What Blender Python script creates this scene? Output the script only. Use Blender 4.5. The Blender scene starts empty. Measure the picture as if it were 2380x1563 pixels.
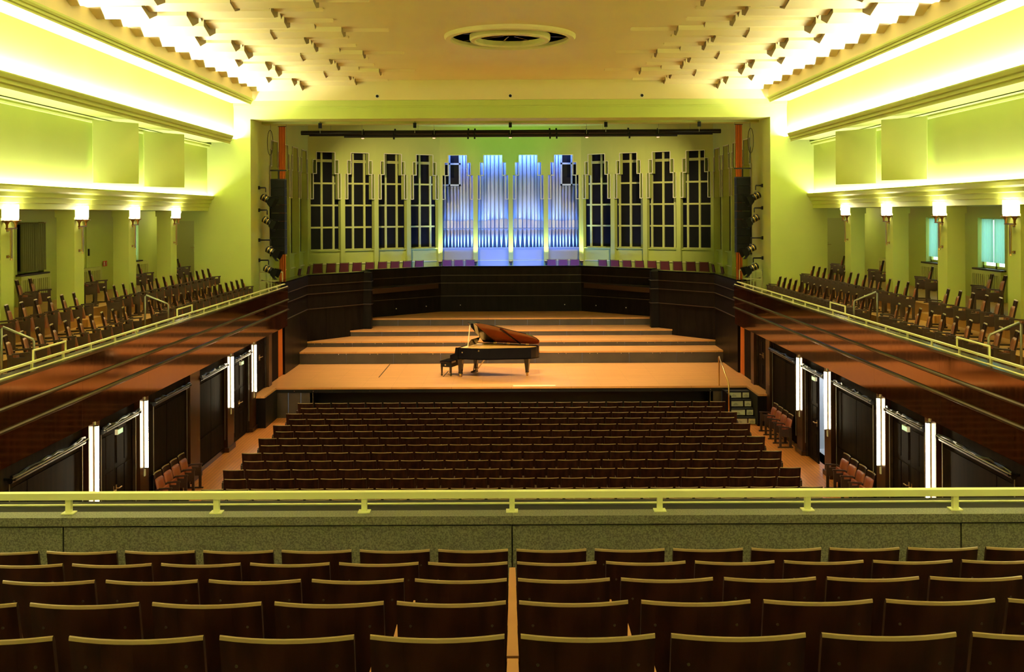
import bpy, bmesh, math, random
from mathutils import Vector, Matrix

random.seed(7)
PI = math.pi
SC = bpy.context.scene
COL = SC.collection

# ------------------------------------------------------------------ camera
F_PX, VPX, VPY, EYE, ROLL = 2350.0, 1187.0, 497.0, 6.46, 0.0045
cam_d = bpy.data.cameras.new('camera')
cam = bpy.data.objects.new('camera', cam_d)
COL.objects.link(cam)
cam_d.sensor_fit = 'HORIZONTAL'
cam_d.sensor_width = 36.0
cam_d.lens = 36.0 * F_PX / 2380.0
cam_d.shift_x = (1190.0 - VPX) / 2380.0
cam_d.shift_y = -(781.5 - VPY) / 2380.0
cam_d.clip_start, cam_d.clip_end = 0.05, 300
cam.matrix_world = Matrix.Translation((0, 0, EYE)) @ Matrix.Rotation(PI / 2, 4, 'X') @ Matrix.Rotation(-ROLL, 4, 'Z')
SC.camera = cam


def at(u, v, Y):
    """photo pixel + distance from the camera plane -> point"""
    dx, dy = u - VPX, v - VPY
    return Vector(((dx - ROLL * dy) * Y / F_PX, Y, EYE - (dy + ROLL * dx) * Y / F_PX))


# ------------------------------------------------------------------ world / view
SC.view_settings.view_transform = 'Standard'
SC.view_settings.look = 'None'
SC.view_settings.exposure = 0.0
SC.view_settings.gamma = 1.0
SC.view_settings.use_curve_mapping = False
w = bpy.data.worlds.new('world'); SC.world = w
w.use_nodes = True
w.node_tree.nodes['Background'].inputs[0].default_value = (.5, .6, .7, 1)
w.node_tree.nodes['Background'].inputs[1].default_value = .3


def aim(o, d):
    o.rotation_euler = Vector(d).to_track_quat('-Z', 'Y').to_euler()


def area(name, loc, d, sx, sy, power, col, spread=PI):
    l = bpy.data.lights.new(name, 'AREA')
    l.shape = 'RECTANGLE'; l.size = sx; l.size_y = sy; l.energy = power; l.color = col; l.spread = spread
    o = bpy.data.objects.new(name, l); COL.objects.link(o); o.location = loc; aim(o, d)
    return o


def spot(name, loc, target, power, col, ang, blend=.6, r=.1):
    l = bpy.data.lights.new(name, 'SPOT')
    l.energy = power; l.color = col; l.spot_size = math.radians(ang); l.spot_blend = blend; l.shadow_soft_size = r
    o = bpy.data.objects.new(name, l); COL.objects.link(o); o.location = loc
    aim(o, Vector(target) - Vector(loc))
    return o


def point(name, loc, power, col, r=.05):
    l = bpy.data.lights.new(name, 'POINT')
    l.energy = power; l.color = col; l.shadow_soft_size = r
    o = bpy.data.objects.new(name, l); COL.objects.link(o); o.location = loc
    return o


WARM = (.98, .95, .86)
AMBER = (1.0, .78, .45)
Y0, Y1 = -5.0, 34.0          # hall from back wall to proscenium
# light lines lying in the three coves of each side wall (long strips behind the cornices)
for s in (-1, 1):
    for k in range(4):                                   # four strips end to end
        L = (Y1 - Y0) / 4
        yc = Y0 + (k + .5) * L
        for nm, X, Z, dx, P in (('ceiling_cove_strip', 8.79, 10.715, -.75, 690),
                                ('upper_cove_strip', 9.235, 9.02, .05, 900),
                                ('gallery_cove_strip', 10.11, 7.03, .05, 230)):
            o = area(nm, (s * X, yc, Z), (s * dx, 0, 1), .07, L, P, WARM)
            # long side along the hall
            zc = -Vector((s * dx, 0, 1)).normalized(); yv = Vector((0, 1, 0)); xv = yv.cross(zc)
            o.rotation_euler = Matrix((xv, yv, zc)).transposed().to_euler()


# ------------------------------------------------------------------ materials
MATS = {}


def mat(name, col=(.5, .5, .5), rough=.5, metal=0., spec=.5, emit=None, estr=0., coat=0., tint=None, alpha=None, trans=None):
    m = bpy.data.materials.new(name); m.use_nodes = True
    b = m.node_tree.nodes['Principled BSDF']
    b.inputs['Base Color'].default_value = (*col, 1)
    b.inputs['Roughness'].default_value = rough
    b.inputs['Metallic'].default_value = metal
    b.inputs['Specular IOR Level'].default_value = spec
    b.inputs['Coat Weight'].default_value = coat
    if tint: b.inputs['Specular Tint'].default_value = (*tint, 1)
    if emit:
        b.inputs['Emission Color'].default_value = (*emit, 1)
        b.inputs['Emission Strength'].default_value = estr
    if trans: b.inputs['Transmission Weight'].default_value = trans
    MATS[name] = m
    return m


def bsdf(m): return m.node_tree.nodes['Principled BSDF']


def noise_col(m, c1, c2, scale=(1, 1, 1), nscale=5., detail=4., lo=.35, hi=.65, bump=0., bdist=.01, rough=None):
    nt = m.node_tree; N = nt.nodes; L = nt.links
    tc = N.new('ShaderNodeTexCoord'); mp = N.new('ShaderNodeMapping'); mp.inputs['Scale'].default_value = scale
    nz = N.new('ShaderNodeTexNoise'); nz.inputs['Scale'].default_value = nscale; nz.inputs['Detail'].default_value = detail
    rp = N.new('ShaderNodeValToRGB')
    rp.color_ramp.elements[0].position = lo; rp.color_ramp.elements[1].position = hi
    rp.color_ramp.elements[0].color = (*c1, 1); rp.color_ramp.elements[1].color = (*c2, 1)
    L.new(tc.outputs['Object'], mp.inputs[0]); L.new(mp.outputs[0], nz.inputs['Vector'])
    L.new(nz.outputs['Fac'], rp.inputs[0]); L.new(rp.outputs[0], bsdf(m).inputs['Base Color'])
    if bump:
        bp = N.new('ShaderNodeBump'); bp.inputs['Strength'].default_value = bump; bp.inputs['Distance'].default_value = bdist
        L.new(nz.outputs['Fac'], bp.inputs['Height']); L.new(bp.outputs[0], bsdf(m).inputs['Normal'])
    if rough:
        mr = N.new('ShaderNodeMapRange'); mr.inputs['To Min'].default_value = rough[0]; mr.inputs['To Max'].default_value = rough[1]
        L.new(nz.outputs['Fac'], mr.inputs['Value']); L.new(mr.outputs[0], bsdf(m).inputs['Roughness'])
    return m


def planks(m, c1, c2, pw, pl, axis='X', rough=.35):
    """strip flooring: brick texture in the floor plane, boards run along axis"""
    nt = m.node_tree; N = nt.nodes; L = nt.links
    tc = N.new('ShaderNodeTexCoord'); mp = N.new('ShaderNodeMapping')
    if axis == 'Y': mp.inputs['Rotation'].default_value = (0, 0, PI / 2)
    br = N.new('ShaderNodeTexBrick')
    br.inputs['Scale'].default_value = 1.; br.inputs['Brick Width'].default_value = pl; br.inputs['Row Height'].default_value = pw
    br.inputs['Mortar Size'].default_value = .004; br.inputs['Color1'].default_value = (*c1, 1); br.inputs['Color2'].default_value = (*c2, 1)
    br.inputs['Mortar'].default_value = (c1[0] * .35, c1[1] * .35, c1[2] * .35, 1); br.inputs['Bias'].default_value = 0.
    nz = N.new('ShaderNodeTexNoise'); nz.inputs['Scale'].default_value = 3.
    mp2 = N.new('ShaderNodeMapping'); mp2.inputs['Scale'].default_value = (.6, 9, 1) if axis == 'X' else (9, .6, 1)
    mx = N.new('ShaderNodeMix'); mx.data_type = 'RGBA'; mx.blend_type = 'MULTIPLY'; mx.inputs['Factor'].default_value = .45
    L.new(tc.outputs['Object'], mp.inputs[0]); L.new(mp.outputs[0], br.inputs['Vector'])
    L.new(tc.outputs['Object'], mp2.inputs[0]); L.new(mp2.outputs[0], nz.inputs['Vector'])
    L.new(br.outputs['Color'], mx.inputs['A']); L.new(nz.outputs['Color'], mx.inputs['B'])
    rp = N.new('ShaderNodeMapRange'); rp.inputs['To Min'].default_value = .45; rp.inputs['To Max'].default_value = 1.35
    L.new(nz.outputs['Fac'], rp.inputs['Value']); L.new(rp.outputs[0], mx.inputs['B'])
    L.new(mx.outputs['Result'], bsdf(m).inputs['Base Color'])
    bsdf(m).inputs['Roughness'].default_value = rough
    return m


noise_col(mat('green_paint', rough=.6), (.49, .57, .13), (.53, .605, .145), nscale=.6)
noise_col(mat('cream_paint', rough=.6), (.74, .63, .30), (.77, .66, .325), nscale=.5)
mat('white_paint', (.75, .72, .55), .5)
noise_col(mat('lacquer', rough=.16, spec=.8, tint=(1., .42, .16), coat=0.), (.018, .005, .003), (.045, .012, .006),
          scale=(1, 1, .12), nscale=9., bump=.05, bdist=.003, rough=(.04, .10))
bsdf(MATS['lacquer']).inputs['IOR'].default_value = 1.9
noise_col(mat('dark_panel', rough=.6, spec=.02), (.010, .006, .005), (.018, .010, .008), scale=(1, 1, .1), nscale=8.)
noise_col(mat('dark_moulding', rough=.22, spec=.6), (.03, .018, .014), (.05, .03, .022), nscale=6.)
noise_col(mat('seat_wood', rough=.45, spec=.14), (.013, .0036, .0028), (.034, .0095, .0065), scale=(1.5, 1.5, .35), nscale=7.)
mat('seat_edge_lit', (.30, .20, .11), .3)  # pale plywood top edge, with the light from above put into its colour
mat('arm_wood', (.42, .19, .09), .35)
mat('dark_wood', (.035, .014, .009), .4)
noise_col(mat('leather', rough=.38), (.20, .055, .022), (.25, .075, .03), nscale=4.)
noise_col(mat('red_leather', rough=.45), (.25, .05, .02), (.30, .07, .03), nscale=4.)
mat('black', (.005, .005, .006), .55, spec=.2)
mat('black_gloss', (.006, .005, .006), .08, spec=.6)
mat('black_metal', (.02, .02, .022), .35, .6)
mat('grey_metal', (.28, .27, .22), .35, .7)
mat('chrome', (.7, .68, .6), .18, 1.)
mat('brass', (.62, .42, .16), .28, 1.)
mat('bronze', (.30, .18, .07), .35, .9)
mat('rail_paint', (.88, .87, .50), .35)
noise_col(mat('granite', rough=.55), (.085, .080, .060), (.19, .18, .135), nscale=95., detail=4., lo=.40, hi=.60, bump=.25, bdist=.003)
planks(mat('stage_boards'), (.55, .25, .080), (.61, .29, .095), .11, 1.9, 'X', .33)
planks(mat('parquet'), (.66, .23, .055), (.72, .27, .07), .09, 1.2, 'Y', .3)
planks(mat('gallery_boards'), (.58, .30, .09), (.63, .34, .11), .12, 1.8, 'Y', .35)
noise_col(mat('riser', rough=.5), (.042, .028, .021), (.058, .040, .031), nscale=2.)
noise_col(mat('stage_panel', rough=.35, spec=.07), (.006, .0045, .0045), (.011, .008, .0075), scale=(1, 1, .15), nscale=6.)
mat('stage_moulding', (.045, .03, .022), .35)
mat('dark_matt', (.015, .013, .011), .85, spec=.2)
mat('organ_case', (.45, .50, .55), .5)
mat('pipe_metal', (.42, .42, .48), .38, .15)
mat('pipe_foot', (.66, .54, .42), .45, .1)
mat('dark_glass', (.008, .008, .011), .5, spec=.1)
mat('ridge_end_brown', (.20, .135, .045), .6)  # darker brown for the end faces of the ceiling ridges
mat('grille_wood', (.58, .62, .22), .5)
mat('orange_cloth', (.62, .16, .03), .8)
mat('red_cloth', (.16, .028, .05), .8)
mat('facade_edge', (.86, .83, .58), .5)
mat('black_cloth', (.012, .012, .013), .3)
mat('dull_bolt', (.07, .055, .04), .4, .5)
mat('case_dark', (.05, .06, .11), .6)
mat('dark_curtain', (.17, .17, .065), .8)
mat('radiator', (.55, .58, .18), .5)
mat('slot', (.02, .02, .006), .8)
noise_col(mat('pilaster_wood', rough=.38, spec=.6, tint=(1., .6, .3)), (.02, .007, .004), (.04, .013, .007), scale=(1, 1, .12), nscale=9., rough=(.30, .42))
mat('door_paint', (.42, .44, .12), .5)
mat('corridor', (.75, .80, .85), .6)
mat('tube_glow', (1, 1, 1), .5, emit=(1., .84, .52), estr=32.)
mat('glass_glow', (1, 1, 1), .5, emit=(1., .86, .52), estr=22.)
mat('lens_glow', (1, .9, .6), .3, emit=(1., .7, .4), estr=1.)
mat('exit_glow', (.6, .9, .6), .4, emit=(.6, .95, .55), estr=.8)
mat('red_sign', (.6, .03, .02), .5)
mat('sign_white', (.8, .8, .75), .5)
mat('sky_pane', (.8, .9, 1), .4, emit=(.78, .95, 1.0), estr=1.9)
mat('cream_board', (.62, .60, .40), .5)
mat('soundboard', (.62, .33, .07), .3, .2)
mat('lid_under_reflect', (.16, .025, .008), .10, spec=.8, tint=(1, .5, .2))  # red tint stands in for the golden interior mirrored in black gloss
mat('gold_plate', (.90, .52, .14), .35, .25)
mat('ivory', (.7, .66, .5), .35)
mat('pale_wood', (.6, .48, .26), .4)
m = mat('teal_curtain', (.40, .66, .56), .9)
nt = m.node_tree
tr = nt.nodes.new('ShaderNodeBsdfTranslucent'); tr.inputs[0].default_value = (.50, .86, .74, 1)
mxs = nt.nodes.new('ShaderNodeMixShader'); mxs.inputs[0].default_value = .65
nt.links.new(bsdf(m).outputs[0], mxs.inputs[1]); nt.links.new(tr.outputs[0], mxs.inputs[2])
nt.links.new(mxs.outputs[0], nt.nodes['Material Output'].inputs[0])


# ------------------------------------------------------------------ mesh helpers
class MB:
    def __init__(self): self.v = []; self.f = []; self.mi = []

    def add(self, vs, fs, mi=0):
        n = len(self.v); self.v += [tuple(p) for p in vs]
        self.f += [tuple(i + n for i in f) for f in fs]; self.mi += [mi] * len(fs)
        return self

    def box(self, x0, x1, y0, y1, z0, z1, mi=0):
        return self.hexa([(x0, y0, z0), (x1, y0, z0), (x1, y1, z0), (x0, y1, z0), (x0, y0, z1), (x1, y0, z1), (x1, y1, z1), (x0, y1, z1)], mi)

    def hexa(self, p, mi=0):
        return self.add(p, [(3, 2, 1, 0), (4, 5, 6, 7), (0, 1, 5, 4), (1, 2, 6, 5), (2, 3, 7, 6), (3, 0, 4, 7)], mi)

    def ext(self, poly, axis, a0, a1, mi=0):
        """polygon extruded along an axis; poly in the two other axes (x: y,z  y: x,z  z: x,y)"""
        def P(p, a):
            return {'x': (a, p[0], p[1]), 'y': (p[0], a, p[1]), 'z': (p[0], p[1], a)}[axis]
        n = len(poly)
        vs = [P(p, a0) for p in poly] + [P(p, a1) for p in poly]
        fs = [tuple(range(n))[::-1], tuple(range(n, 2 * n))] + [(i, (i + 1) % n, n + (i + 1) % n, n + i) for i in range(n)]
        return self.add(vs, fs, mi)

    def bar(self, a, b, w, h, mi=0):
        """rectangular bar from a to b: w horizontal, h the other way"""
        a, b = Vector(a), Vector(b); d = (b - a).normalized()
        up = Vector((0, 0, 1)) if abs(d.z) < .95 else Vector((0, 1, 0))
        sx = d.cross(up).normalized(); sz = sx.cross(d).normalized()
        q = [(-1, -1), (1, -1), (1, 1), (-1, 1)]
        vs = [a + sx * i * w / 2 + sz * j * h / 2 for i, j in q] + [b + sx * i * w / 2 + sz * j * h / 2 for i, j in q]
        return self.hexa(vs, mi)

    def tube(self, pts, r, n=8, mi=0):
        pts = [Vector(p) for p in pts]; m = len(pts); vs = []
        rr = r if isinstance(r, (list, tuple)) else [r] * m
        up = None
        for i, p in enumerate(pts):
            d = (pts[min(i + 1, m - 1)] - pts[max(i - 1, 0)]).normalized()
            if up is None:
                up = Vector((0, 0, 1)) if abs(d.z) < .9 else Vector((1, 0, 0))
            s_ = d.cross(up).normalized(); up = s_.cross(d).normalized()
            vs += [p + (s_ * math.cos(2 * PI * k / n) + up * math.sin(2 * PI * k / n)) * rr[i] for k in range(n)]
        fs = []
        for i in range(m - 1):
            for k in range(n):
                fs.append((i * n + k, i * n + (k + 1) % n, (i + 1) * n + (k + 1) % n, (i + 1) * n + k))
        fs += [tuple(range(n))[::-1], tuple(range((m - 1) * n, m * n))]
        return self.add(vs, fs, mi)

    def lathe(self, prof, n=12, c=(0, 0, 0), mi=0):
        """profile of (radius, z) turned about the vertical through c"""
        vs = [(c[0] + r * math.cos(2 * PI * k / n), c[1] + r * math.sin(2 * PI * k / n), c[2] + z) for r, z in prof for k in range(n)]
        fs = []
        for i in range(len(prof) - 1):
            for k in range(n):
                fs.append((i * n + k, i * n + (k + 1) % n, (i + 1) * n + (k + 1) % n, (i + 1) * n + k))
        fs += [tuple(range(n))[::-1], tuple(range((len(prof) - 1) * n, len(prof) * n))]
        return self.add(vs, fs, mi)

    def mesh(self, name, *mats, smooth=False):
        me = bpy.data.meshes.new(name); me.from_pydata(self.v, [], self.f)
        if len(self.f) < 6000:
            bm = bmesh.new(); bm.from_mesh(me); bmesh.ops.recalc_face_normals(bm, faces=bm.faces); bm.to_mesh(me); bm.free()
        for m in mats: me.materials.append(MATS[m])
        if len(mats) > 1: me.polygons.foreach_set('material_index', self.mi)
        if smooth:
            me.polygons.foreach_set('use_smooth', [True] * len(me.polygons))
        return me

    def build(self, name, *mats, parent=None, smooth=False, loc=None):
        return link(name, self.mesh(name, *mats, smooth=smooth), parent, loc)


def link(name, me, parent=None, loc=None):
    o = bpy.data.objects.new(name, me); COL.objects.link(o)
    if parent is not None: o.parent = parent
    if loc is not None: o.location = loc
    return o


def tag(o, label=None, cat=None, group=None, kind=None):
    if label: o['label'] = label
    if cat: o['category'] = cat
    if group: o['group'] = group
    if kind: o['kind'] = kind
    return o


def thing(name, label, cat, loc=(0, 0, 0), rz=0., group=None, kind=None):
    o = bpy.data.objects.new(name, None); COL.objects.link(o)
    o.location = loc; o.rotation_euler = (0, 0, rz); o.empty_display_size = .1
    return tag(o, label, cat, group, kind)


def struct(name, mb, *mats, label=None, cat=None, smooth=False):
    return tag(mb.build(name, *mats, smooth=smooth), label, cat, kind='structure')


def sbase(name, label, cat, loc=(0, 0, 0), rz=0.):
    return thing(name, label, cat, loc, rz, kind='structure')


def copy_tree(o, parent=None):
    c = o.copy(); COL.objects.link(c)
    if parent is not None: c.parent = parent
    for ch in list(o.children): copy_tree(ch, c)
    return c


def wav(mb, p0, p1, z0, z1, amp=.05, folds=8, n=48, nrm=None, th=.0, flare=0.):
    """hanging cloth between two plan points with folds"""
    p0, p1 = Vector((*p0, 0)), Vector((*p1, 0)); d = p1 - p0
    nv = Vector((-d.y, d.x, 0)).normalized()
    vs = []; fs = []
    zs = [z0 + (z1 - z0) * k / 4 for k in range(5)]
    for j, z in enumerate(zs):
        for i in range(n + 1):
            t = i / n
            a = amp * math.sin(2 * PI * folds * t + .4 * math.sin(5 * t)) * (1 - .25 * j / 4)
            q = p0 + d * t + nv * a
            vs.append((q.x, q.y, z))
    W = n + 1
    for j in range(4):
        for i in range(n): fs.append((j * W + i, j * W + i + 1, (j + 1) * W + i + 1, (j + 1) * W + i))
    if th:
        k = len(vs); vs += [tuple(Vector(v) + nv * th) for v in vs[:]]
        fs += [tuple(i + k for i in f[::-1]) for f in fs[:]]
    mb.add(vs, fs)
    return mb


ORD = ('first second third fourth fifth sixth seventh eighth ninth tenth eleventh twelfth thirteenth fourteenth fifteenth sixteenth '
       'seventeenth eighteenth nineteenth twentieth twenty-first twenty-second twenty-third twenty-fourth twenty-fifth').split()
SIDE = {-1: 'left', 1: 'right'}

# ================================================================== STRUCTURE
def M_(s, poly):                      # mirror an (x, z) profile to one side
    return [(s * x, z) for x, z in poly]


struct('floor', MB().box(-8.3, 8.3, Y0, 33, -.15, 0), 'parquet', label='orange strip parquet floor of the stalls and side aisles', cat='floor')
struct('wall_back', MB().box(-12.5, 12.5, Y0 - .2, Y0, 0, 11), 'green_paint', label='yellow green rear wall behind the balcony', cat='wall')

# ---- side walls, galleries
PILL = {-1: [(18.45, 18.95), (21.0, 21.5), (24.3, 25.05), (27.5, 28.1), (30.05, 30.6), (32.2, 32.6)],
        1: [(18.4, 18.9), (20.9, 21.4), (24.45, 24.95), (26.85, 27.35), (30.25, 30.7), (32.2, 32.6)]}
DOORS = {-1: [(19.05, 20.9), (28.2, 29.95), (30.8, 32.1)], 1: [(19.0, 20.8), (25.05, 26.75), (30.85, 32.1)]}
ORDW = ORD
PILY = [16.9, 20.28, 23.7, 27.07, 30.42]


def holed(mb, x0, x1, y0, y1, z0, z1, holes):
    y = y0
    for a, b, za, zb in sorted(holes):
        if a > y: mb.box(x0, x1, y, a, z0, z1)
        if za > z0: mb.box(x0, x1, a, b, z0, za)
        if zb < z1: mb.box(x0, x1, a, b, zb, z1)
        y = b
    if y < y1: mb.box(x0, x1, y, y1, z0, z1)
    return mb


n_door = 0
n_win = 0
for s in (-1, 1):
    sd = SIDE[s]
    # lower wall: lacquered dark wood between pilasters
    mb = MB(); x = sorted((s * 7.84, s * 7.98))
    holed(mb, x[0], x[1], Y0, 34.0, 0, 2.66, [(a, b, 0 if i < 2 else .97, 2.3 if i < 2 else 2.6) for i, (a, b) in enumerate(DOORS[s])])
    lw = struct('wall_' + sd, mb, 'dark_panel', label=f'dark lacquered wood panelled lower {sd} wall of the stalls', cat='wall')
    for a, b in PILL[s]:
        p = MB(); x = sorted((s * 7.72, s * 7.86)); p.box(x[0], x[1], a, b, .12, 2.62)
        x = sorted((s * 7.68, s * 7.86)); p.box(x[0], x[1], a - .04, b + .04, 0, .12)
        p.build('pilaster', 'pilaster_wood', parent=lw)
    # wall panels framed in the recesses
    rec = [(14.2, 18.4)] + [(PILL[s][i][1], PILL[s][i + 1][0]) for i in range(5)]
    for a, b in rec:
        if any(d[0] >= a - .1 and d[1] <= b + .1 for d in DOORS[s]): continue
        for z0, z1 in ((.14, .82), (.88, 2.2)):
            n = 2
            for k in range(n):
                ya, yb = a + .05 + (b - a - .1) * k / n + .012, a + .05 + (b - a - .1) * (k + 1) / n - .012
                x = sorted((s * 7.815, s * 7.84)); MB().box(x[0], x[1], ya, yb, z0, z1).build('panel', 'dark_panel', parent=lw)
        x = sorted((s * 7.80, s * 7.84)); MB().box(x[0], x[1], a, b, 0, .12).build('skirting_board', 'dark_moulding', parent=lw)

    # balcony front: three tiers of lacquered panels with two raised mouldings
    x = sorted((s * 7.74, s * 8.0))
    bf = struct('balcony_front_' + sd, MB().box(x[0], x[1], Y0, 34.9, 2.62, 3.93), 'lacquer',
                label=f'glossy dark mahogany balcony front along the {sd} side', cat='balcony front')
    ys = [11.5 + 3.342 * k for k in range(8)]
    for z0, z1, xo in ((3.56, 3.92, 7.70), (3.22, 3.50, 7.71), (2.62, 3.16, 7.72)):
        for k in range(7):
            x = sorted((s * xo, s * 7.74))
            MB().box(x[0], x[1], ys[k] + .002, ys[k + 1] - .002, z0, z1).build('panel', 'lacquer', parent=bf)
    for zc in (3.53, 3.19):
        prof = [(7.74, zc - .035), (7.68, zc - .035), (7.655, zc - .015), (7.655, zc + .01), (7.68, zc + .03), (7.70, zc + .035), (7.74, zc + .035)]
        MB().ext(M_(s, prof), 'y', Y0, 34.9).build('moulding', 'dark_moulding', parent=bf)
    x = sorted((s * 7.66, s * 8.0)); MB().box(x[0], x[1], Y0, 34.9, 3.92, 3.965).build('coping', 'dark_moulding', parent=bf)

    # gallery floor in three tiers
    mb = MB()
    for xa, xb, z in ((7.98, 9.12, 3.49), (9.12, 10.12, 3.86), (10.12, 12.3, 4.21)):
        x = sorted((s * xa, s * xb)); mb.box(x[0], x[1], Y0, 34.0 if xa < 10 else 36.5, 2.7, z)
    gf = struct('floor_gallery_' + sd, mb, 'gallery_boards', label=f'stepped honey wood floor of the {sd} gallery', cat='floor')
    # light wooden steps at the gangways
    for yc in (17.5, 24.0):
        x = sorted((s * 8.85, s * 9.12)); MB().box(x[0], x[1], yc - .45, yc + .45, 3.49, 3.675).build('step', 'gallery_boards', parent=gf)
        x = sorted((s * 9.86, s * 10.12)); MB().box(x[0], x[1], yc - .45, yc + .45, 3.86, 4.035).build('step', 'gallery_boards', parent=gf)

    # pillars
    for i, y in enumerate(PILY):
        p = MB(); x = sorted((s * 10.23, s * 10.65)); p.box(x[0], x[1], y, y + .53, 3.8, 6.5)
        x = sorted((s * 10.20, s * 10.68)); p.box(x[0], x[1], y - .03, y + .56, 6.42, 6.62)
        struct('pillar', p, 'green_paint', label=(f'yellow green square pillar of the {sd} gallery, {ORD[4 - i]} from the stage'), cat='pillar')

    # outer gallery wall with windows
    bays = [22.3, 25.7, 29.0, 32.4]
    win = {-1: [25.7, 32.4], 1: [25.7, 29.0]}[s]
    x = sorted((s * 12.2, s * 12.5)); mb = MB()
    holed(mb, x[0], x[1], Y0, 36.7, 2.6, 6.7, [(y - .72, y + .72, 5.0, 6.3) for y in win])
    ow = struct('wall_gallery_' + sd, mb, 'green_paint', label=f'yellow green outer wall behind the pillars of the {sd} gallery', cat='wall')
    x = sorted((s * 10.4, s * 12.5)); struct('ceiling_gallery_' + sd, MB().box(x[0], x[1], Y0, 36.7, 6.6, 6.72), 'green_paint',
                                             label=f'low flat ceiling behind the pillars of the {sd} gallery', cat='ceiling')
    mb = MB(); x = sorted((s * 10.5, s * 12.5)); mb.box(x[0], x[1], 36.5, 36.7, 3.4, 6.7)
    struct('wall_passage_' + sd, mb, 'green_paint', label=f'end wall with a door at the far end of the {sd} gallery', cat='wall')

    # windows, curtains
    for y in win:
        n_win += 1
        wn = sbase(f'window_{n_win}', f'small curtained window in the {sd} gallery, {"nearer the camera" if y < 26 else "nearer the stage"}', 'window')
        x = sorted((s * 12.40, s * 12.43)); MB().box(x[0], x[1], y - .72, y + .72, 5.0, 6.3).build('pane', 'sky_pane' if not (s < 0 and y < 26) else 'dark_glass', parent=wn)
        fr = MB()
        x = sorted((s * 12.34, s * 12.40))
        for a, b, za, zb in ((y - .72, y - .66, 5, 6.3), (y + .66, y + .72, 5, 6.3), (y - .04, y + .04, 5, 6.3), (y - .72, y + .72, 5, 5.06), (y - .72, y + .72, 6.24, 6.3)):
            fr.box(x[0], x[1], a, b, za, zb)
        fr.build('window_frame', 'green_paint', parent=wn)
        x = sorted((s * 12.08, s * 12.34)); MB().box(x[0], x[1], y - .8, y + .8, 4.96, 5.0).build('window_sill', 'dark_wood', parent=wn)
        m_ = 'dark_curtain' if (s < 0 and y < 26) else 'teal_curtain'
        ct = thing('window_curtain', (f'{"dull olive" if m_ == "dark_curtain" else "pale teal"} gathered curtain at {"nearer" if y < 26 else "farther"} window of the {sd} gallery'), 'curtain')
        for a, b in ((y - .64, y - .04), (y + .02, y + .64)):
            wav(MB(), (s * (12.27 if m_ == 'teal_curtain' else 12.14), a), (s * (12.27 if m_ == 'teal_curtain' else 12.14), b), 5.06 if m_ == 'dark_curtain' else 5.16, 6.27, .045, 6, 60).build('curtain_half', m_, parent=ct, smooth=True)
        xr = s * (12.27 if m_ == 'teal_curtain' else 12.14); MB().tube([(xr, y - .7, 6.275), (xr, y + .7, 6.275)], .012, 8).build('curtain_rod', 'brass', parent=ct)
    # radiator covers with vertical slats
    for y in bays[1:]:
        if s < 0 and y == 32.4: yy = 32.9
        else: yy = y
        rc = thing('radiator_cover', f'yellow green slatted radiator cover in the {sd} gallery, {ORD[bays[1:].index(y)]} bay from the camera', 'radiator cover')
        x = sorted((s * 12.06, s * 12.195))
        b_ = MB(); x2 = sorted((s * 12.13, s * 12.195)); b_.box(x2[0], x2[1], yy - .78, yy + .78, 4.21, 4.95); b_.build('back', 'slot', parent=rc)
        MB().box(x[0], x[1], yy - .8, yy + .8, 4.86, 4.955).build('top', 'radiator', parent=rc)
        MB().box(x[0], x[1], yy - .8, yy + .8, 4.21, 4.30).build('base', 'radiator', parent=rc)
        for k in range(15):
            ya = yy - .78 + k * .1085
            wd = .11 if k in (0, 7, 14) else .055
            MB().box(x[0], x[1], ya - wd / 2 + .02, ya + wd / 2 + .02, 4.30, 4.86).build('slat', 'radiator', parent=rc)
    # doors in the passage end wall and the gallery wall
    n_door += 1
    dr = sbase(f'door_{n_door}', f'plain painted door at the far end of the {sd} gallery passage', 'door')
    x = sorted((s * 11.3, s * 12.15)); MB().box(x[0], x[1], 36.44, 36.5, 4.21, 6.25).build('leaf', 'door_paint', parent=dr)
    fr = MB()
    for a, b, za, zb in ((11.22, 11.3, 4.21, 6.33), (12.12, 12.2, 4.21, 6.33), (11.22, 12.2, 6.25, 6.33)):
        xx = sorted((s * a, s * b)); fr.box(xx[0], xx[1], 36.42, 36.5, za, zb)
    fr.build('door_frame', 'green_paint', parent=dr)
    h_ = MB(); xx = s * 11.4; h_.box(xx - .03, xx + .03, 36.42, 36.44, 5.15, 5.4); h_.tube([(xx, 36.42, 5.3), (xx, 36.36, 5.3), (xx + s * .12, 36.36, 5.3)], .012, 6)
    h_.build('handle', 'chrome', parent=dr)
    if s < 0:
        n_door += 1
        dr = sbase(f'door_{n_door}', 'flush green door in the left gallery wall between windows', 'door')
        x = sorted((s * 12.17, s * 12.2)); MB().box(x[0], x[1], 29.0, 29.9, 4.21, 6.2).build('leaf', 'green_paint', parent=dr)
        MB().box(-12.17, -12.13, 29.08, 29.13, 5.3, 5.5).build('handle', 'black_metal', parent=dr)

    # entablature over the pillars with trough for the light line
    ent = [(10.5, 6.6), (10.16, 6.6), (10.16, 6.72), (10.12, 6.74), (10.12, 6.84), (10.06, 6.86), (10.06, 6.95), (9.99, 6.99), (9.96, 7.06), (9.96, 7.10), (10.01, 7.10), (10.01, 6.98), (10.5, 6.98)]
    struct('cornice_lower_' + sd, MB().ext(M_(s, ent), 'y', Y0, 34.0), 'green_paint', label=f'stepped green cornice above the {sd} gallery pillars', cat='cornice')
    x = sorted((s * 10.2, s * 10.5)); struct('wall_upper_' + sd, MB().box(x[0], x[1], Y0, 34.0, 6.98, 8.9), 'green_paint',
                                             label=f'lit green wall band behind the reflector panels on the {sd}', cat='wall')
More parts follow.
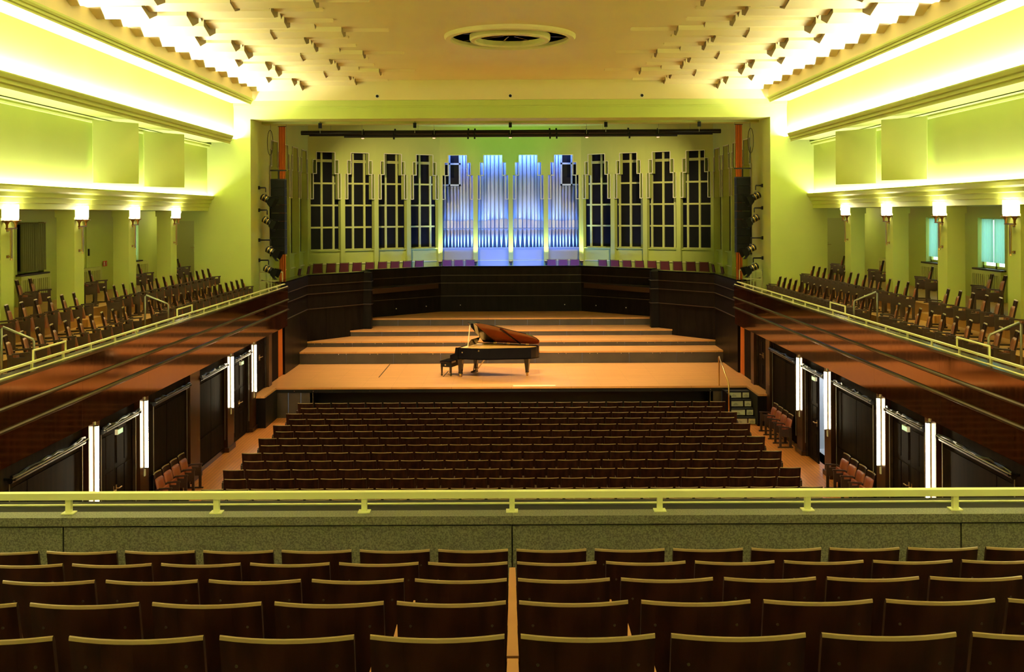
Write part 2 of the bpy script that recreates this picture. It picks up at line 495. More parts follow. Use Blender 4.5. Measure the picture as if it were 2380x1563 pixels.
    cor = [(10.5, 8.86), (9.28, 8.84), (9.23, 8.79), (9.20, 8.79), (9.20, 8.86), (9.16, 8.88), (9.16, 8.95), (9.12, 8.97), (9.09, 9.04), (9.09, 9.07), (9.14, 9.07), (9.14, 8.96), (9.5, 8.96), (9.5, 9.1), (10.5, 9.1)]
    struct('cornice_middle_' + sd, MB().ext(M_(s, cor), 'y', Y0, 33.2), 'green_paint', label=f'broad projecting moulded cornice halfway up the {sd} wall', cat='cornice')
    pm = [(10.2, 8.72), (10.12, 8.72), (10.10, 8.76), (10.10, 8.80), (10.06, 8.83), (10.2, 8.85)]
    struct('trim_' + ('1' if s < 0 else '2'), MB().ext(M_(s, pm), 'y', Y0, 34.0), 'green_paint', label=f'thin picture moulding under the {sd} middle cornice', cat='trim')
    x = sorted((s * 9.3, s * 9.5)); struct('wall_top_' + sd, MB().box(x[0], x[1], Y0, 34.0, 8.96, 10.3), 'green_paint',
                                           label=f'brightly lit top wall band under the {sd} ceiling edge', cat='wall')
    mo = [(9.5, 10.19), (9.25, 10.19), (8.72, 10.17), (8.66, 10.13), (8.64, 10.13), (8.64, 10.17), (8.61, 10.19), (8.61, 10.24), (8.58, 10.25), (8.56, 10.29), (8.56, 10.33), (9.5, 10.33)]
    struct('cornice_upper_' + sd, MB().ext(M_(s, mo), 'y', Y0, 33.7), 'green_paint', label=f'green moulding below the cream {sd} ceiling trough', cat='cornice')
    be = [(8.60, 10.33), (8.60, 10.70), (8.67, 10.70), (8.67, 10.40), (9.0, 10.40), (9.0, 10.97), (9.5, 10.97), (9.5, 10.33)]
    struct('trim_' + ('3' if s < 0 else '4'), MB().ext(M_(s, be), 'y', Y0, 33.7), 'cream_paint', label=f'cream light trough along the {sd} edge of the ceiling', cat='trim')

# ---- ceiling with a round hole
R_O, OC = 1.5, (0.0, 25.55)
mb = MB()
zc = 10.95
for b in ((-9.5, 9.5, Y0, OC[1] - 2), (-9.5, 9.5, OC[1] + 2, 34.0), (-9.5, -2, OC[1] - 2, OC[1] + 2), (2, 9.5, OC[1] - 2, OC[1] + 2)):
    mb.box(*b, zc, zc + .1)
n = 64
ci, sq = [], []
for k in range(n):
    a = 2 * PI * k / n; c_, s_ = math.cos(a), math.sin(a); q = 2 / max(abs(c_), abs(s_))
    ci.append((OC[0] + R_O * c_, OC[1] + R_O * s_, zc)); sq.append((OC[0] + q * c_, OC[1] + q * s_, zc))
mb.add(ci + sq, [(k, (k + 1) % n, n + (k + 1) % n, n + k) for k in range(n)])
ceil = struct('ceiling', mb, 'cream_paint', label='cream plaster ceiling with hanging ridges along both sides', cat='ceiling')


def ridge(s, y, secs):
    r = MB()
    for xa, xb, wd, d, pent in secs:
        poly = [(y - wd, zc), (y + wd, zc), (y + wd, zc - d * .6), (y, zc - d), (y - wd, zc - d * .6)] if pent else [(y - wd, zc), (y + wd, zc), (y, zc - d)]
        r.ext(poly, 'x', s * xa, s * xb)
        nf = len(poly) + 2
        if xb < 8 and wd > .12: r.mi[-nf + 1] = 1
    r.build('ceiling_ridge', 'cream_paint', 'ridge_end_brown', parent=ceil)


for s in (-1, 1):
    for k in range(-2, 4):
        ya = 24.5 + 3.45 * k
        for off, secs in ((0, [(8.98, 7.5, .46, .40, 1), (7.5, 5.72, .38, .25, 1), (5.72, 4.03, .32, .19, 1), (4.03, 2.93, .11, .07, 0)]),
                          (.95, [(8.98, 6.9, .42, .38, 1), (6.9, 5.12, .32, .20, 1), (5.12, 4.06, .11, .07, 0)]),
                          (2.2, [(8.98, 6.9, .46, .38, 1), (6.9, 5.12, .32, .20, 1), (5.12, 4.06, .11, .07, 0)]),
                          (.5, [(8.98, 7.5, .20, .16, 0), (7.5, 5.12, .14, .11, 0)]),
                          (1.6, [(8.98, 6.9, .22, .16, 0), (6.9, 5.12, .14, .11, 0)]),
                          (2.85, [(8.98, 7.5, .24, .16, 0), (7.5, 4.6, .14, .11, 0)])):
            if ya + off < 17 or ya + off > 33.8: continue
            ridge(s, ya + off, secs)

ro = thing('ceiling_rosette', 'round double ringed vent opening in the middle of the cream ceiling', 'ceiling vent', (OC[0], OC[1], zc))
MB().lathe([(1.50, .02), (1.66, 0), (1.66, -.05), (1.62, -.10), (1.50, -.11), (1.47, -.06), (1.47, .02)], 64).build('outer_ring', 'cream_paint', parent=ro, smooth=False)
MB().lathe([(.93, .05), (1.02, .05), (1.02, -.09), (.99, -.13), (.90, -.14), (.87, -.10), (.87, .05)], 64).build('inner_ring', 'cream_paint', parent=ro)
MB().lathe([(1.7, .10), (1.7, .55), (.001, .56)], 48).build('shaft', 'dark_wood', parent=ro)
for k in range(8):
    a = 2 * PI * k / 8 + .2
    MB().bar((.2 * math.cos(a), .2 * math.sin(a), .03), (1.6 * math.cos(a), 1.6 * math.sin(a), .03), .03, .03).build('spoke', 'bronze', parent=ro)

# ---- proscenium wall
mb = MB()
for s in (-1, 1):
    x = sorted((s * 8.74, s * 10.65)); mb.box(x[0], x[1], 34, 35, 2.6, 11)
mb.box(-8.74, 8.74, 34, 35, 9.68, 10.33)
pw = struct('wall_stage', mb, 'green_paint', label='yellow green wall framing the wide stage opening', cat='wall')
MB().box(-9.3, 9.3, 33.93, 34, 10.10, 10.29).build('moulding', 'green_paint', parent=pw)
MB().box(-9.3, 9.3, 33.97, 34, 10.04, 10.10).build('moulding', 'green_paint', parent=pw)
struct('trim_5', MB().box(-9.5, 9.5, 33.85, 35, 10.29, 10.97), 'cream_paint', label='cream band between stage opening and ceiling', cat='trim')
for k, u in enumerate((877, 1186, 1492)):
    p = at(u, 223 - (u - 1187) * .003, 33.85)
    sp = thing('ceiling_spotlight', 'small round black spotlight in the cream band, ' + ('left one of three', 'middle one of three', 'right one of three')[k], 'spotlight', (p.x, 33.85, p.z))
    MB().tube([(0, .0, 0), (0, -.03, 0)], .065, 16).build('trim_ring', 'sign_white', parent=sp)
    MB().tube([(0, -.01, 0), (0, -.04, 0)], .05, 16).build('barrel', 'black', parent=sp)

# ---- stage
LV = [(.97, 32.05, 37.1), (1.41, 37.1, 38.5), (1.62, 38.5, 40.1), (1.85, 40.1, 41.7), (2.16, 41.7, 45.0)]
mb = MB()
sf = sbase('floor_stage', 'orange boarded concert stage rising in four steps to the back', 'stage')
for i, (z, ya, yb) in enumerate(LV):
    hw = 7.79 if i < 3 else (6.6 if i == 3 else 6.0)
    t = MB()
    if i == 0:
        pts = [(-8.05, 30.55), (-7.46, 30.55), (-7.46, 32.05), (7.46, 32.05), (7.46, 30.55), (8.05, 30.55), (8.05, 34.7), (7.79, 34.7), (7.79, yb), (-7.79, yb), (-7.79, 34.7), (-8.05, 34.7)]
        t.ext(pts, 'z', z - .06, z)
        t.build('stage_deck', 'stage_boards', parent=sf)
    else:
        MB().box(-hw, hw, ya - .02, yb + .03, z - .06, z).build('step_deck', 'stage_boards', parent=sf)
        zb = LV[i - 1][0]
        nseg = 9
        cuts = [-hw + 2 * hw * k / nseg for k in range(nseg + 1)]
        for k in range(nseg):
            MB().box(cuts[k] + .004, cuts[k + 1] - .004, ya, ya + .04, zb, z - .06).build('riser_panel', 'riser', parent=sf)
        if i in (1, 2):                                    # little fixing screws along the nosing
            for k in range(14):
                xx = -hw + .3 + k * (2 * hw - .6) / 13
                for dx in (0, .28):
                    MB().box(xx + dx - .012, xx + dx + .012, ya - .005, ya, z - .10, z - .078).build('screw', 'chrome', parent=sf)
# front of the stage: dark apron with a deep black recess between two panelled ends
MB().box(-7.46, 7.46, 32.07, 32.13, .80, .91).build('apron', 'black', parent=sf)
MB().box(-6.4, 6.4, 32.9, 32.98, 0, .91).build('recess_back', 'black', parent=sf)
for s in (-1, 1):
    MB().box(*sorted((s * 6.32, s * 6.4)), 32.1, 32.95, 0, .91).build('recess_cheek', 'black', parent=sf)
for s in (-1, 1):
    for a, b in ((6.3, 6.68), (6.70, 7.08), (7.10, 7.46)):
        x = sorted((s * a, s * b)); MB().box(x[0], x[1], 32.10, 32.16, 0, .80).build('front_panel', 'riser', parent=sf)
    x = sorted((s * 7.44, s * 8.05)); MB().box(x[0], x[1], 30.58, 32.1, 0, .91).build('side_block', 'stage_panel', parent=sf)
for k in range(24):
    MB().box(-6.9 + k * .6, -6.88 + k * .6, 32.06, 32.07, .845, .865).build('screw', 'chrome', parent=sf)
MB().bar((-4.46, 34.0, .972), (-4.44, 36.95, .972), .03, .004).build('deck_slot', 'black', parent=sf)
MB().bar((-2.30, 34.1, .972), (-2.2, 35.3, .972), .03, .004).build('deck_slot', 'black', parent=sf)
MB().box(.05, 1.4, 32.06, 32.28, .97, .985).build('edge_strip', 'pale_wood', parent=sf)

# dark panelled enclosure around the stage
ZM = (3.76, 3.42, 2.85)


def enclosure(name, label, p0, p1, z0, zt, npan, front=1, th=.12, mat_='stage_panel'):
    p0, p1 = Vector((*p0, 0)), Vector((*p1, 0)); d = p1 - p0; Ln = d.length
    rz = math.atan2(d.y, d.x)
    o = sbase(name, label, 'wall', (p0.x, p0.y, 0), rz)
    MB().box(0, Ln, 0, front * th, z0, zt).build('backing', mat_, parent=o)
    f = -front
    zz = [z0] + sorted(ZM) + [zt]
    for i in range(len(zz) - 1):
        for k in range(npan if i == 0 else max(1, npan // 2)):
            m = npan if i == 0 else max(1, npan // 2)
            a, b = Ln * k / m, Ln * (k + 1) / m
            y = sorted((0, f * (.012 + .012 * i)))
            MB().box(a + .004, b - .004, y[0], y[1], zz[i] + .012, zz[i + 1] - .012).build('panel', mat_, parent=o)
    for z in ZM:
        y = sorted((0, f * .06)); MB().box(0, Ln, y[0], y[1], z - .014, z + .014).build('moulding', 'stage_moulding', parent=o)
    y = sorted((f * .05, front * .3)); MB().box(-.02, Ln + .02, y[0], y[1], zt, zt + .04).build('coping', 'black_gloss', parent=o)
    return o


TP = 4.12
bw = enclosure('wall_stage_back', 'dark panelled wall across the back of the stage', (-3.1, 44.5), (3.1, 44.5), 2.16, TP, 4)
for s in (-1, 1):
    sd = SIDE[s]
    if s < 0:
        enclosure('wall_stage_inner_left', 'dark slanting inner panel wall on the left rear of the stage', (-5.85, 42.05), (-3.1, 44.5), 2.16, TP, 3)
        enclosure('wall_stage_outer_left', 'dark slanting outer panel wall on the left of the stage', (-7.78, 38.5), (-5.95, 40.6), 1.5, TP, 3)
        enclosure('wall_stage_side_left', 'dark panelled wall along the left side of the stage', (-7.78, 34.7), (-7.78, 38.5), .97, TP, 3)
    else:
        enclosure('wall_stage_inner_right', 'dark slanting inner panel wall on the right rear of the stage', (3.1, 44.5), (5.85, 42.05), 2.16, TP, 3)
        enclosure('wall_stage_outer_right', 'dark slanting outer panel wall on the right of the stage', (5.95, 40.6), (7.78, 38.5), 1.5, TP, 3)
        enclosure('wall_stage_side_right', 'dark panelled wall along the right side of the stage', (7.78, 38.5), (7.78, 34.7), .97, TP, 3)
    x = sorted((s * 5.62, s * 5.97))
    pi_ = struct('pillar_stage_' + sd, MB().box(x[0], x[1], 40.62, 41.0, 1.6, TP), 'stage_panel', label=f'square dark post between the {sd} stage walls', cat='pillar')
    for z in ZM:
        x2 = sorted((s * 5.58, s * 6.0)); MB().box(x2[0], x2[1], 40.58, 41.0, z - .014, z + .014).build('moulding', 'stage_moulding', parent=pi_)
    x = sorted((s * 5.84, s * 6.2)); MB().box(x[0], x[1], 41.0, 42.2, 1.6, TP).build('return', 'black', parent=pi_)
# floor of the choir gallery behind the enclosure
mb = MB()
inner = [(-7.8, 34.5), (-7.8, 38.5), (-5.9, 41.0), (-3.1, 44.5), (3.1, 44.5), (5.9, 41.0), (7.8, 38.5), (7.8, 34.5)]
outer = [(-9.3, 34.5), (-9.3, 44.0), (-9.3, 45.2), (-3.4, 49.2), (3.4, 49.2), (9.3, 45.2), (9.3, 44.0), (9.3, 34.5)]
for k in range(7):
    a, b, c, d = inner[k], inner[k + 1], outer[k + 1], outer[k]
    mb.hexa([(*a, 3.2), (*b, 3.2), (*c, 3.2), (*d, 3.2), (*a, 3.4), (*b, 3.4), (*c, 3.4), (*d, 3.4)])
struct('floor_choir', mb, 'dark_wood', label='floor of the choir gallery behind the stage', cat='floor')
struct('ceiling_stage', MB().box(-9.6, 9.6, 35, 50, 10.6, 10.75), 'green_paint', label='flat green ceiling above the stage', cat='ceiling')
struct('beam_stage', MB().box(-9.2, 9.2, 36.4, 36.9, 9.72, 10.6), 'green_paint', label='green beam hanging just inside the stage opening', cat='beam')
mb = MB().box(-9.6, 9.6, 49.8, 50, 3, 10.7)
for s in (-1, 1):
    x = sorted((s * 9.3, s * 9.5)); mb.box(x[0], x[1], 35, 50, 2.6, 10.7)
struct('wall_organ_chamber', mb, 'black', label='dark chamber walls behind the stage facade', cat='wall')

# ---- facade of stepped openings
HW = 1.675
fac = []


def bay(p0, p1, kind, label):
    global n_win
    p0, p1 = Vector((*p0, 0)), Vector((*p1, 0)); d = p1 - p0; w_ = d.length; q = w_ / HW
    o = sbase('facade_bay', label, 'wall bay', (p0.x, p0.y, 0), math.atan2(d.y, d.x))
    c = w_ / 2; h1, h2, h3, D = .447 * q, .62 * q, .73 * q, .30
    m = MB()
    for a, b in ((0, c - h3), (c + h3, w_)): m.box(a, b, 0, D, 3.4, 8.29)
    for a, b in ((0, c - h2), (c + h2, w_)): m.box(a, b, 0, D, 8.29, 8.90)
    for a, b in ((0, c - h1), (c + h1, w_)): m.box(a, b, 0, D, 8.90, 9.25)
    m.box(0, w_, 0, D, 9.25, 10.65)
    m.build('wall_plate', 'green_paint', parent=o)
    for e in (-1, 1):
        f = MB()
        xx = c + e * h1; f.box(xx - .016, xx + .016, -.02, D, 8.27, 9.25)
        f.box(*sorted((c + e * h1, c + e * (h2 + .01))), -.02, D, 8.27, 8.30)
        xx = c + e * (h2 - .02); f.box(xx - .016, xx + .016, -.02, D, 7.14, 8.29)
        f.box(*sorted((c + e * (h2 - .02), c + e * h3)), -.02, D, 7.14, 7.17)
        xx = c + e * h3; f.box(xx - .012, xx + .012, -.02, D, 7.16, 8.29)
        xx = c + e * h2; f.box(xx - .012, xx + .012, -.02, D, 8.29, 8.90)
        f.box(*sorted((c + e * h1, c + e * h2)), -.02, D, 8.89, 8.915)
        f.build('stepped_fin', 'green_paint', parent=o)
        g = MB(); g.v = [(vx, min(vy, .0) - .012 if vy < .1 else .0, vz) for vx, vy, vz in f.v]; g.f = list(f.f); g.mi = list(f.mi)
        g.build('fin_edging', 'facade_edge', parent=o)
    MB().box(c - h1, c + h1, -.02, .02, 9.24, 9.265).build('head_strip', 'facade_edge', parent=o)
    MB().box(c - h3, c + h3, .20, .26, 3.4, 4.81).build('apron_panel', 'green_paint' if kind != 'organ' else 'organ_case', parent=o)
    MB().box(c - h3, c + h3, .10, .50, 4.80, 4.85).build('sill', 'green_paint' if kind != 'organ' else 'organ_case', parent=o)
    MB().box(c - h3, c + h3, .14, .2, 4.22, 4.25).build('hand_rail', 'rail_paint', parent=o)
    if kind != 'organ':
        n_win += 1
        ncol = 3
        for k in range(ncol + 1):
            xx = c + (k - 1.5 + (.28 if kind == 'odd' else .5)) * .56
            if xx < .05 or xx > w_ - .05: continue
            MB().box(xx - .045, xx + .045, .52, .60, 4.85, 9.3).build('mullion', 'grille_wood', parent=o)
        for k in range(5):
            z = 4.85 + (1.0 * k) + (0.02 if k else 0)
            MB().box(.03, w_ - .03, .53, .59, z - .04, z + .04).build('transom', 'grille_wood', parent=o)
        MB().box(.03, w_ - .03, .53, .59, 8.87, 8.95).build('transom', 'grille_wood', parent=o)
        xs = sorted({.0, w_} | {c + (k - 1.5 + (.28 if kind == 'odd' else .5)) * .56 for k in range(ncol + 1)})
        xs = [x_ for x_ in xs if -.001 <= x_ <= w_ + .001]
        for a, b in zip(xs[:-1], xs[1:]):
            for k in range(5):
                MB().box(a, b, .60, .62, 4.85 + k * 1.02, min(4.85 + (k + 1) * 1.02, 9.4)).build('pane', 'dark_glass', parent=o)
    return o


cx = [-3.35 + HW * k for k in range(5)]
for k in range(4):
    bay((cx[k], 48.0), (cx[k + 1], 48.0), 'organ', f'blue lit stepped organ opening, {ORD[k]} of four from the left')
FD, FE = (-8.95, 44.7), (-3.35, 48.0)
for s in (-1, 1):
    for k in range(4):
        t0, t1 = k / 4, (k + 1) / 4
        a = (FD[0] + (FE[0] - FD[0]) * t0, FD[1] + (FE[1] - FD[1]) * t0); b = (FD[0] + (FE[0] - FD[0]) * t1, FD[1] + (FE[1] - FD[1]) * t1)
        lab = f'stepped dark window opening on the {SIDE[s]} slanting stage wall, {ORD[3 - k]} from the organ'
        if s < 0: bay(a, b, 'odd' if k in (1, 2) else 'even', lab)
        else: bay((-b[0], b[1]), (-a[0], a[1]), 'odd' if k in (1, 2) else 'even', lab)
    for k in range(4):
        ya, yb = 37.4 + k * 1.825, 37.4 + (k + 1) * 1.825
        lab = f'tall stepped opening seen edge on in the {SIDE[s]} stage side wall, {ORD[k]} from the hall'
        if s < 0: bay((-8.95, ya), (-8.95, yb), 'even', lab)
        else: bay((8.95, yb), (8.95, ya), 'even', lab)
    x = sorted((s * 8.95, s * 9.25))
    struct('wall_wing_' + SIDE[s], MB().box(x[0], x[1], 35, 37.4, 2.6, 10.6), 'green_paint', label=f'plain green wall strip just inside the {SIDE[s]} stage opening', cat='wall')

for s in (-1, 1):
    mb = MB(); x = sorted((s * 8.75, s * 8.85)); mb.box(x[0], x[1], 32.0, 36.0, .9, 2.7)
    mb.box(*sorted((s * 7.9, s * 8.85)), 35.9, 36.0, .9, 2.7); mb.box(*sorted((s * 8.0, s * 8.85)), 32, 36, .85, .95)
    struct('wall_entrance_' + SIDE[s], mb, 'corridor' if s > 0 else 'dark_wood', label=f'wall behind the {SIDE[s]} stage entrance', cat='wall')

# ================================================================== NEAR BALCONY (where the camera stands)
PF = 7.5                                              # near face of its parapet
mb = MB()
mb.box(-12.3, 12.3, Y0, 7.95, 2.7, 3.42)
for k in range(9):                                    # seating tiers rising towards the camera
    yf = 6.567 + .45 - .785 * k
    if k: mb.box(-9.0, 9.0, Y0, yf, 3.42, 3.42 + .19 * k)
struct('floor_balcony', mb, 'dark_wood', label='dark stepped floor of the near balcony', cat='floor')
pp = struct('wall_balcony_parapet', MB().box(-7.98, 7.98, PF + .03, 7.95, 3.3, 4.15), 'granite',
            label='speckled olive stone parapet in front of the near balcony seats', cat='parapet')
for k in range(-2, 2):
    x0, x1 = 3.33 * k, 3.33 * (k + 1)
    MB().box(x0 + .006, x1 - .006, PF, PF + .04, 3.35, 4.145).build('panel', 'granite', parent=pp)
    MB().box(x0 + .001, x1 - .001, PF - .02, PF + .135, 4.16, 4.222).build('coping_slab', 'granite', parent=pp)
MB().box(-7.98, 7.98, PF + .135, 7.97, 4.15, 4.205).build('coping_board', 'dark_matt', parent=pp)
rl = thing('balcony_rail', 'long pale yellow square rail on short posts along the near stone parapet', 'rail', (0, 7.6, 4.222))
MB().box(-7.9, 7.9, -.03, .03, .105, .155).build('top_rail', 'rail_paint', parent=rl)
MB().tube([(-7.9, .2, .002), (7.9, .2, .002)], .009, 8).build('lower_rail', 'rail_paint', parent=rl)
for k in range(-6, 7):
    p = MB().box(k * 1.11 - .02, k * 1.11 + .02, -.02, .02, .006, .105).build('post', 'rail_paint', parent=rl)
    MB().box(k * 1.11 - .045, k * 1.11 + .045, -.04, .04, 0, .008).build('foot_plate', 'rail_paint', parent=p)

# ---- rails on the side parapets
for s in (-1, 1):
    rl = thing('balcony_rail', f'pale yellow low rail on the dark {SIDE[s]} balcony front', 'rail', (s * 7.78, 0, 3.965))
    MB().box(-.028, .028, 8.0, 34.8, .105, .135).build('top_rail', 'rail_paint', parent=rl)
    MB().tube([(-s * .09, 8.0, .03), (-s * .09, 34.8, .03)], .014, 8).build('lower_rail', 'rail_paint', parent=rl)
    y = 16.4
    ps = [16.4 + 1.15 * k for k in range(-1, 17)]
    for y in ps:
        m = MB().box(-.015, .015, y - .02, y + .02, 0, .105); m.bar((0, y, .02), (-s * .09, y, .03), .02, .02)
        m.build('post', 'rail_paint', parent=rl)
    for a, b in ((16.45, 17.65), (23.55, 24.65)):
        MB().tube([(0, a, .12), (0, a, .30), (0, b, .30), (0, b, .12)], .018, 8).build('raised_bar', 'rail_paint', parent=rl)
    for y, w_ in ((17.45, 'nearer the camera'), (24.3, 'halfway along')):
        h = thing('gangway_handrail', f'bent grey tube handrail at a step in the {SIDE[s]} gallery, {w_}', 'handrail', (s * 8.2, y, 3.49))
        zt = 1.02
        MB().tube([(s * .60, 0, 0), (s * .60, 0, zt), (s * .57, 0, zt + .03), (s * .06, 0, zt - .18), (s * .04, 0, zt - .22), (s * .04, 0, 0)], .022, 10).build('tube', 'grey_metal', parent=h, smooth=True)


# ================================================================== SEATS
def back_mesh(wd=.455, nx=8):
    m = MB(); zb, zt, yb, yt, th = .34, .86, .0, -.105, .022
    prof = [(0, 0), (.96, 0), (.99, .25), (1., .5), (.995, .8), (.972, 1.), (0, 1.)]       # (height, thickness) front to back
    P = len(prof); vs = []; fs = []; mi = []
    for i in range(nx + 1):
        t = 2 * i / nx - 1; x = t * wd / 2 * 1.0
        cv = .035 * t * t
        for h, d in prof:
            vs.append((x, yb + (yt - yb) * h + cv - d * th, zb + (zt - zb) * h))
    for i in range(nx):
        for k in range(P):
            a, b = i * P + k, i * P + (k + 1) % P
            fs.append((a, a + P, b + P, b)); mi.append(1 if k in (1, 2, 3, 4) else 0)
    fs += [tuple(range(P)), tuple(range(nx * P, nx * P + P))[::-1]]; mi += [0, 0]
    m.v = vs; m.f = fs; m.mi = mi
    return m


def cushion(wd, z0, z1, y_at, th, nx=4):
    m = MB(); prof = [(0, .1), (.06, .75), (.2, 1.), (.8, 1.), (.94, .8), (1., .15)]
    P = len(prof); vs = []; fs = []
    for i in range(nx + 1):
        t = 2 * i / nx - 1
        e = 1 - .35 * abs(t) ** 4
        for h, d in prof: vs.append((t * wd / 2, y_at(z0 + (z1 - z0) * h) + .03 * t * t + th * d * e, z0 + (z1 - z0) * h))
        for h, d in (prof[-1], prof[0]): vs.append((t * wd / 2, y_at(z0 + (z1 - z0) * h) + .03 * t * t, z0 + (z1 - z0) * h))
    Q = P + 2
    for i in range(nx):
        for k in range(Q): fs.append((i * Q + k, (i + 1) * Q + k, (i + 1) * Q + (k + 1) % Q, i * Q + (k + 1) % Q))
    fs += [tuple(range(Q)), tuple(range(nx * Q, nx * Q + Q))[::-1]]
    m.v = vs; m.f = fs; m.mi = [0] * len(fs)
    return m


yb_ = lambda z: -.105 * (z - .34) / .52
ME = {}
ME['back'] = back_mesh().mesh('backrest', 'seat_wood', 'seat_edge_lit', smooth=False)
ME['pad'] = cushion(.43, .36, .73, yb_, .055).mesh('back_cushion', 'leather', smooth=True)
m = MB()
m.hexa([(-.21, .08, .28), (.21, .08, .28), (.21, .16, .28), (-.21, .16, .28), (-.21, .06, .53), (.21, .06, .53), (.21, .11, .53), (-.21, .11, .53)])
ME['pan'] = m.mesh('seat', 'leather')
m = MB(); m.hexa([(-.026, .05, .545), (.026, .05, .545), (.021, .34, .555), (-.021, .34, .555), (-.026, .05, .57), (.026, .05, .57), (.021, .34, .59), (-.021, .34, .59)])
ME['arm'] = m.mesh('armrest', 'arm_wood')
ME['arm_dark'] = m.mesh('armrest', 'dark_wood')
m = MB()
m.box(-.02, .02, .26, .32, .0, .56); m.box(-.02, .02, -.02, .05, .0, .55); m.box(-.014, .014, .04, .28, .30, .50); m.box(-.03, .03, -.05, .36, 0, .03)
ME['frame'] = m.mesh('side_frame', 'dark_wood')
m = MB().tube([(0, 0, 0), (0, -.006, 0)], .0055, 8); ME['bolt'] = m.mesh('bolt', 'dull_bolt')


def seat_proto(kind):
    o = thing(kind, '', 'chair')
    b = link('backrest', ME['back'], o)
    link('seat', ME['pan'], o)
    link('armrest', ME['arm'] if kind == 'balcony_chair' else ME['arm_dark'], o, (-.255, 0, 0))
    link('side_frame', ME['frame'], o, (-.255, 0, 0))
    if kind in ('gallery_chair', 'balcony_chair', 'wall_chair'): link('back_cushion', ME['pad'], o)
    if kind == 'balcony_chair':
        for e in (-1, 1): link('bolt', ME['bolt'], b, (e * .17, -.105 * .78 - .022 + .019, .34 + .52 * .80))
    return o


PROTO = {}


def seat(kind, loc, rz, label, group, last=False, pitch=.51):
    if kind not in PROTO: PROTO[kind] = seat_proto(kind); o = PROTO[kind]
    else: o = copy_tree(PROTO[kind])
    o.location = loc; o.rotation_euler = (0, 0, rz)
    tag(o, label, 'chair', group)
    ends.append((o, kind, last, pitch))
    return o


ends = []
# near balcony: five rows in view
for r in range(5):
    yr = [3.405, 4.198, 4.985, 5.775, 6.567][r] + .105
    fz = 3.42 + .19 * (4 - r) - .005
    half = .51 * yr
    n = int(half / .51) + 1
    for sgn in (-1, 1):
        for k in range(n):
            x = sgn * (.255 + .51 * k)
            seat('balcony_chair', (x, yr, fz), 0., f'dark wooden balcony seat, {ORD[4 - r]} row behind stone parapet, {ORD[k]} {SIDE[sgn]} of centre gap', 'seats of the near balcony', last=(sgn > 0 and k == n - 1))
# stalls
rest = MB()
STR = []
for r in range(-1, 13):
    y = 20.63 + .105 + .78 * r
    even = (r % 2 == 0)
    n = 25 if even else 24
    for k in range(n):
        x = (k - (n - 1) / 2) * .51
        if r in (-1, 12): STR.append((x, y)); continue
        seat('stall_chair', (x, y, 0), 0., f'dark brown wooden stall seat, {ORD[12 - r]} row from stage, {ORD[k]} from left aisle', 'folding seats of the stalls', last=(k == n - 1))
# side galleries
for s in (-1, 1):
    rz = (-PI / 2 + math.radians(21)) * (1 if s < 0 else -1)
    rowA = [17.84 + .605 * k for k in range(10)]
    rowB = [24.95 + .61 * k for k in range(15)]
    ys1 = [rowA, rowB]
    ys2 = [[19.2 + .612 * k for k in range(7)], [24.6 + .6 * k for k in range(15)]]
    for row, (segs, X, fz, rn) in enumerate(((ys1, 8.84, 3.49, 'front'), (ys2, 9.80, 3.86, 'middle'))):
        allY = sorted([y for g in segs for y in g], reverse=True)
        for g in segs:
            for y in g:
                i = allY.index(y)
                lab = f'brown leather gallery seat in the {SIDE[s]} {rn} row, {ORD[i] if i < 25 else "last"} from the stage'
                if i == 25: lab = f'brown leather gallery seat nearest the camera in the {SIDE[s]} {rn} row'
                seat('gallery_chair', (s * X, y, fz), rz, lab, f'seats of the {SIDE[s]} gallery', last=(y == (g[-1] if s > 0 else g[0])), pitch=.605)
    for bi, yc in enumerate((22.3, 25.5, 28.9, 32.3)):
        for j, dy in enumerate((-.31, .30)):
            seat('gallery_chair', (s * 10.66, yc + dy, 4.21), rz, f'dark seat between {SIDE[s]} gallery pillars, bay {ORD[3 - bi]} from stage, {"farther" if j else "nearer"} of the pair',
                 f'seats of the {SIDE[s]} gallery', last=(j == (1 if s > 0 else 0)), pitch=.605)
# red seats against the stalls walls
for s, y0, nm in ((-1, 22.05, 'between the left wall lamps'), (1, 21.75, 'in the nearer bay of the right wall'), (1, 28.0, 'in the farther bay of the right wall')):
    for k in range(4):
        seat('wall_chair', (s * 7.66, y0 + .53 * k, 0), -PI / 2 if s < 0 else PI / 2, f'red padded fold-up seat {nm}, {ORD[3 - k]} from the stage', 'red seats along the stalls walls', last=(k == (3 if s > 0 else 0)), pitch=.53)
# closing side frames at the row ends
for o, kind, last, pitch in ends:
    for ch in o.children:                            # wider spacing of the gallery seats: move the shared side frame to the gap
        if ch.name.startswith(('armrest', 'side_frame')): ch.location.x = -pitch / 2
    if kind == 'wall_chair':
        for ch in o.children:
            if ch.name.startswith(('seat', 'back_cushion')) and not ch.data.name.endswith('_red'):
                key = ch.data.name + '_red'
                if key not in bpy.data.meshes:
                    me = ch.data.copy(); me.name = key; me.materials[0] = MATS['red_leather']
                ch.data = bpy.data.meshes[key]
    if last:
        link('armrest', ME['arm'] if kind == 'balcony_chair' else ME['arm_dark'], o, (pitch / 2, 0, 0)); link('side_frame', ME['frame'], o, (pitch / 2, 0, 0))
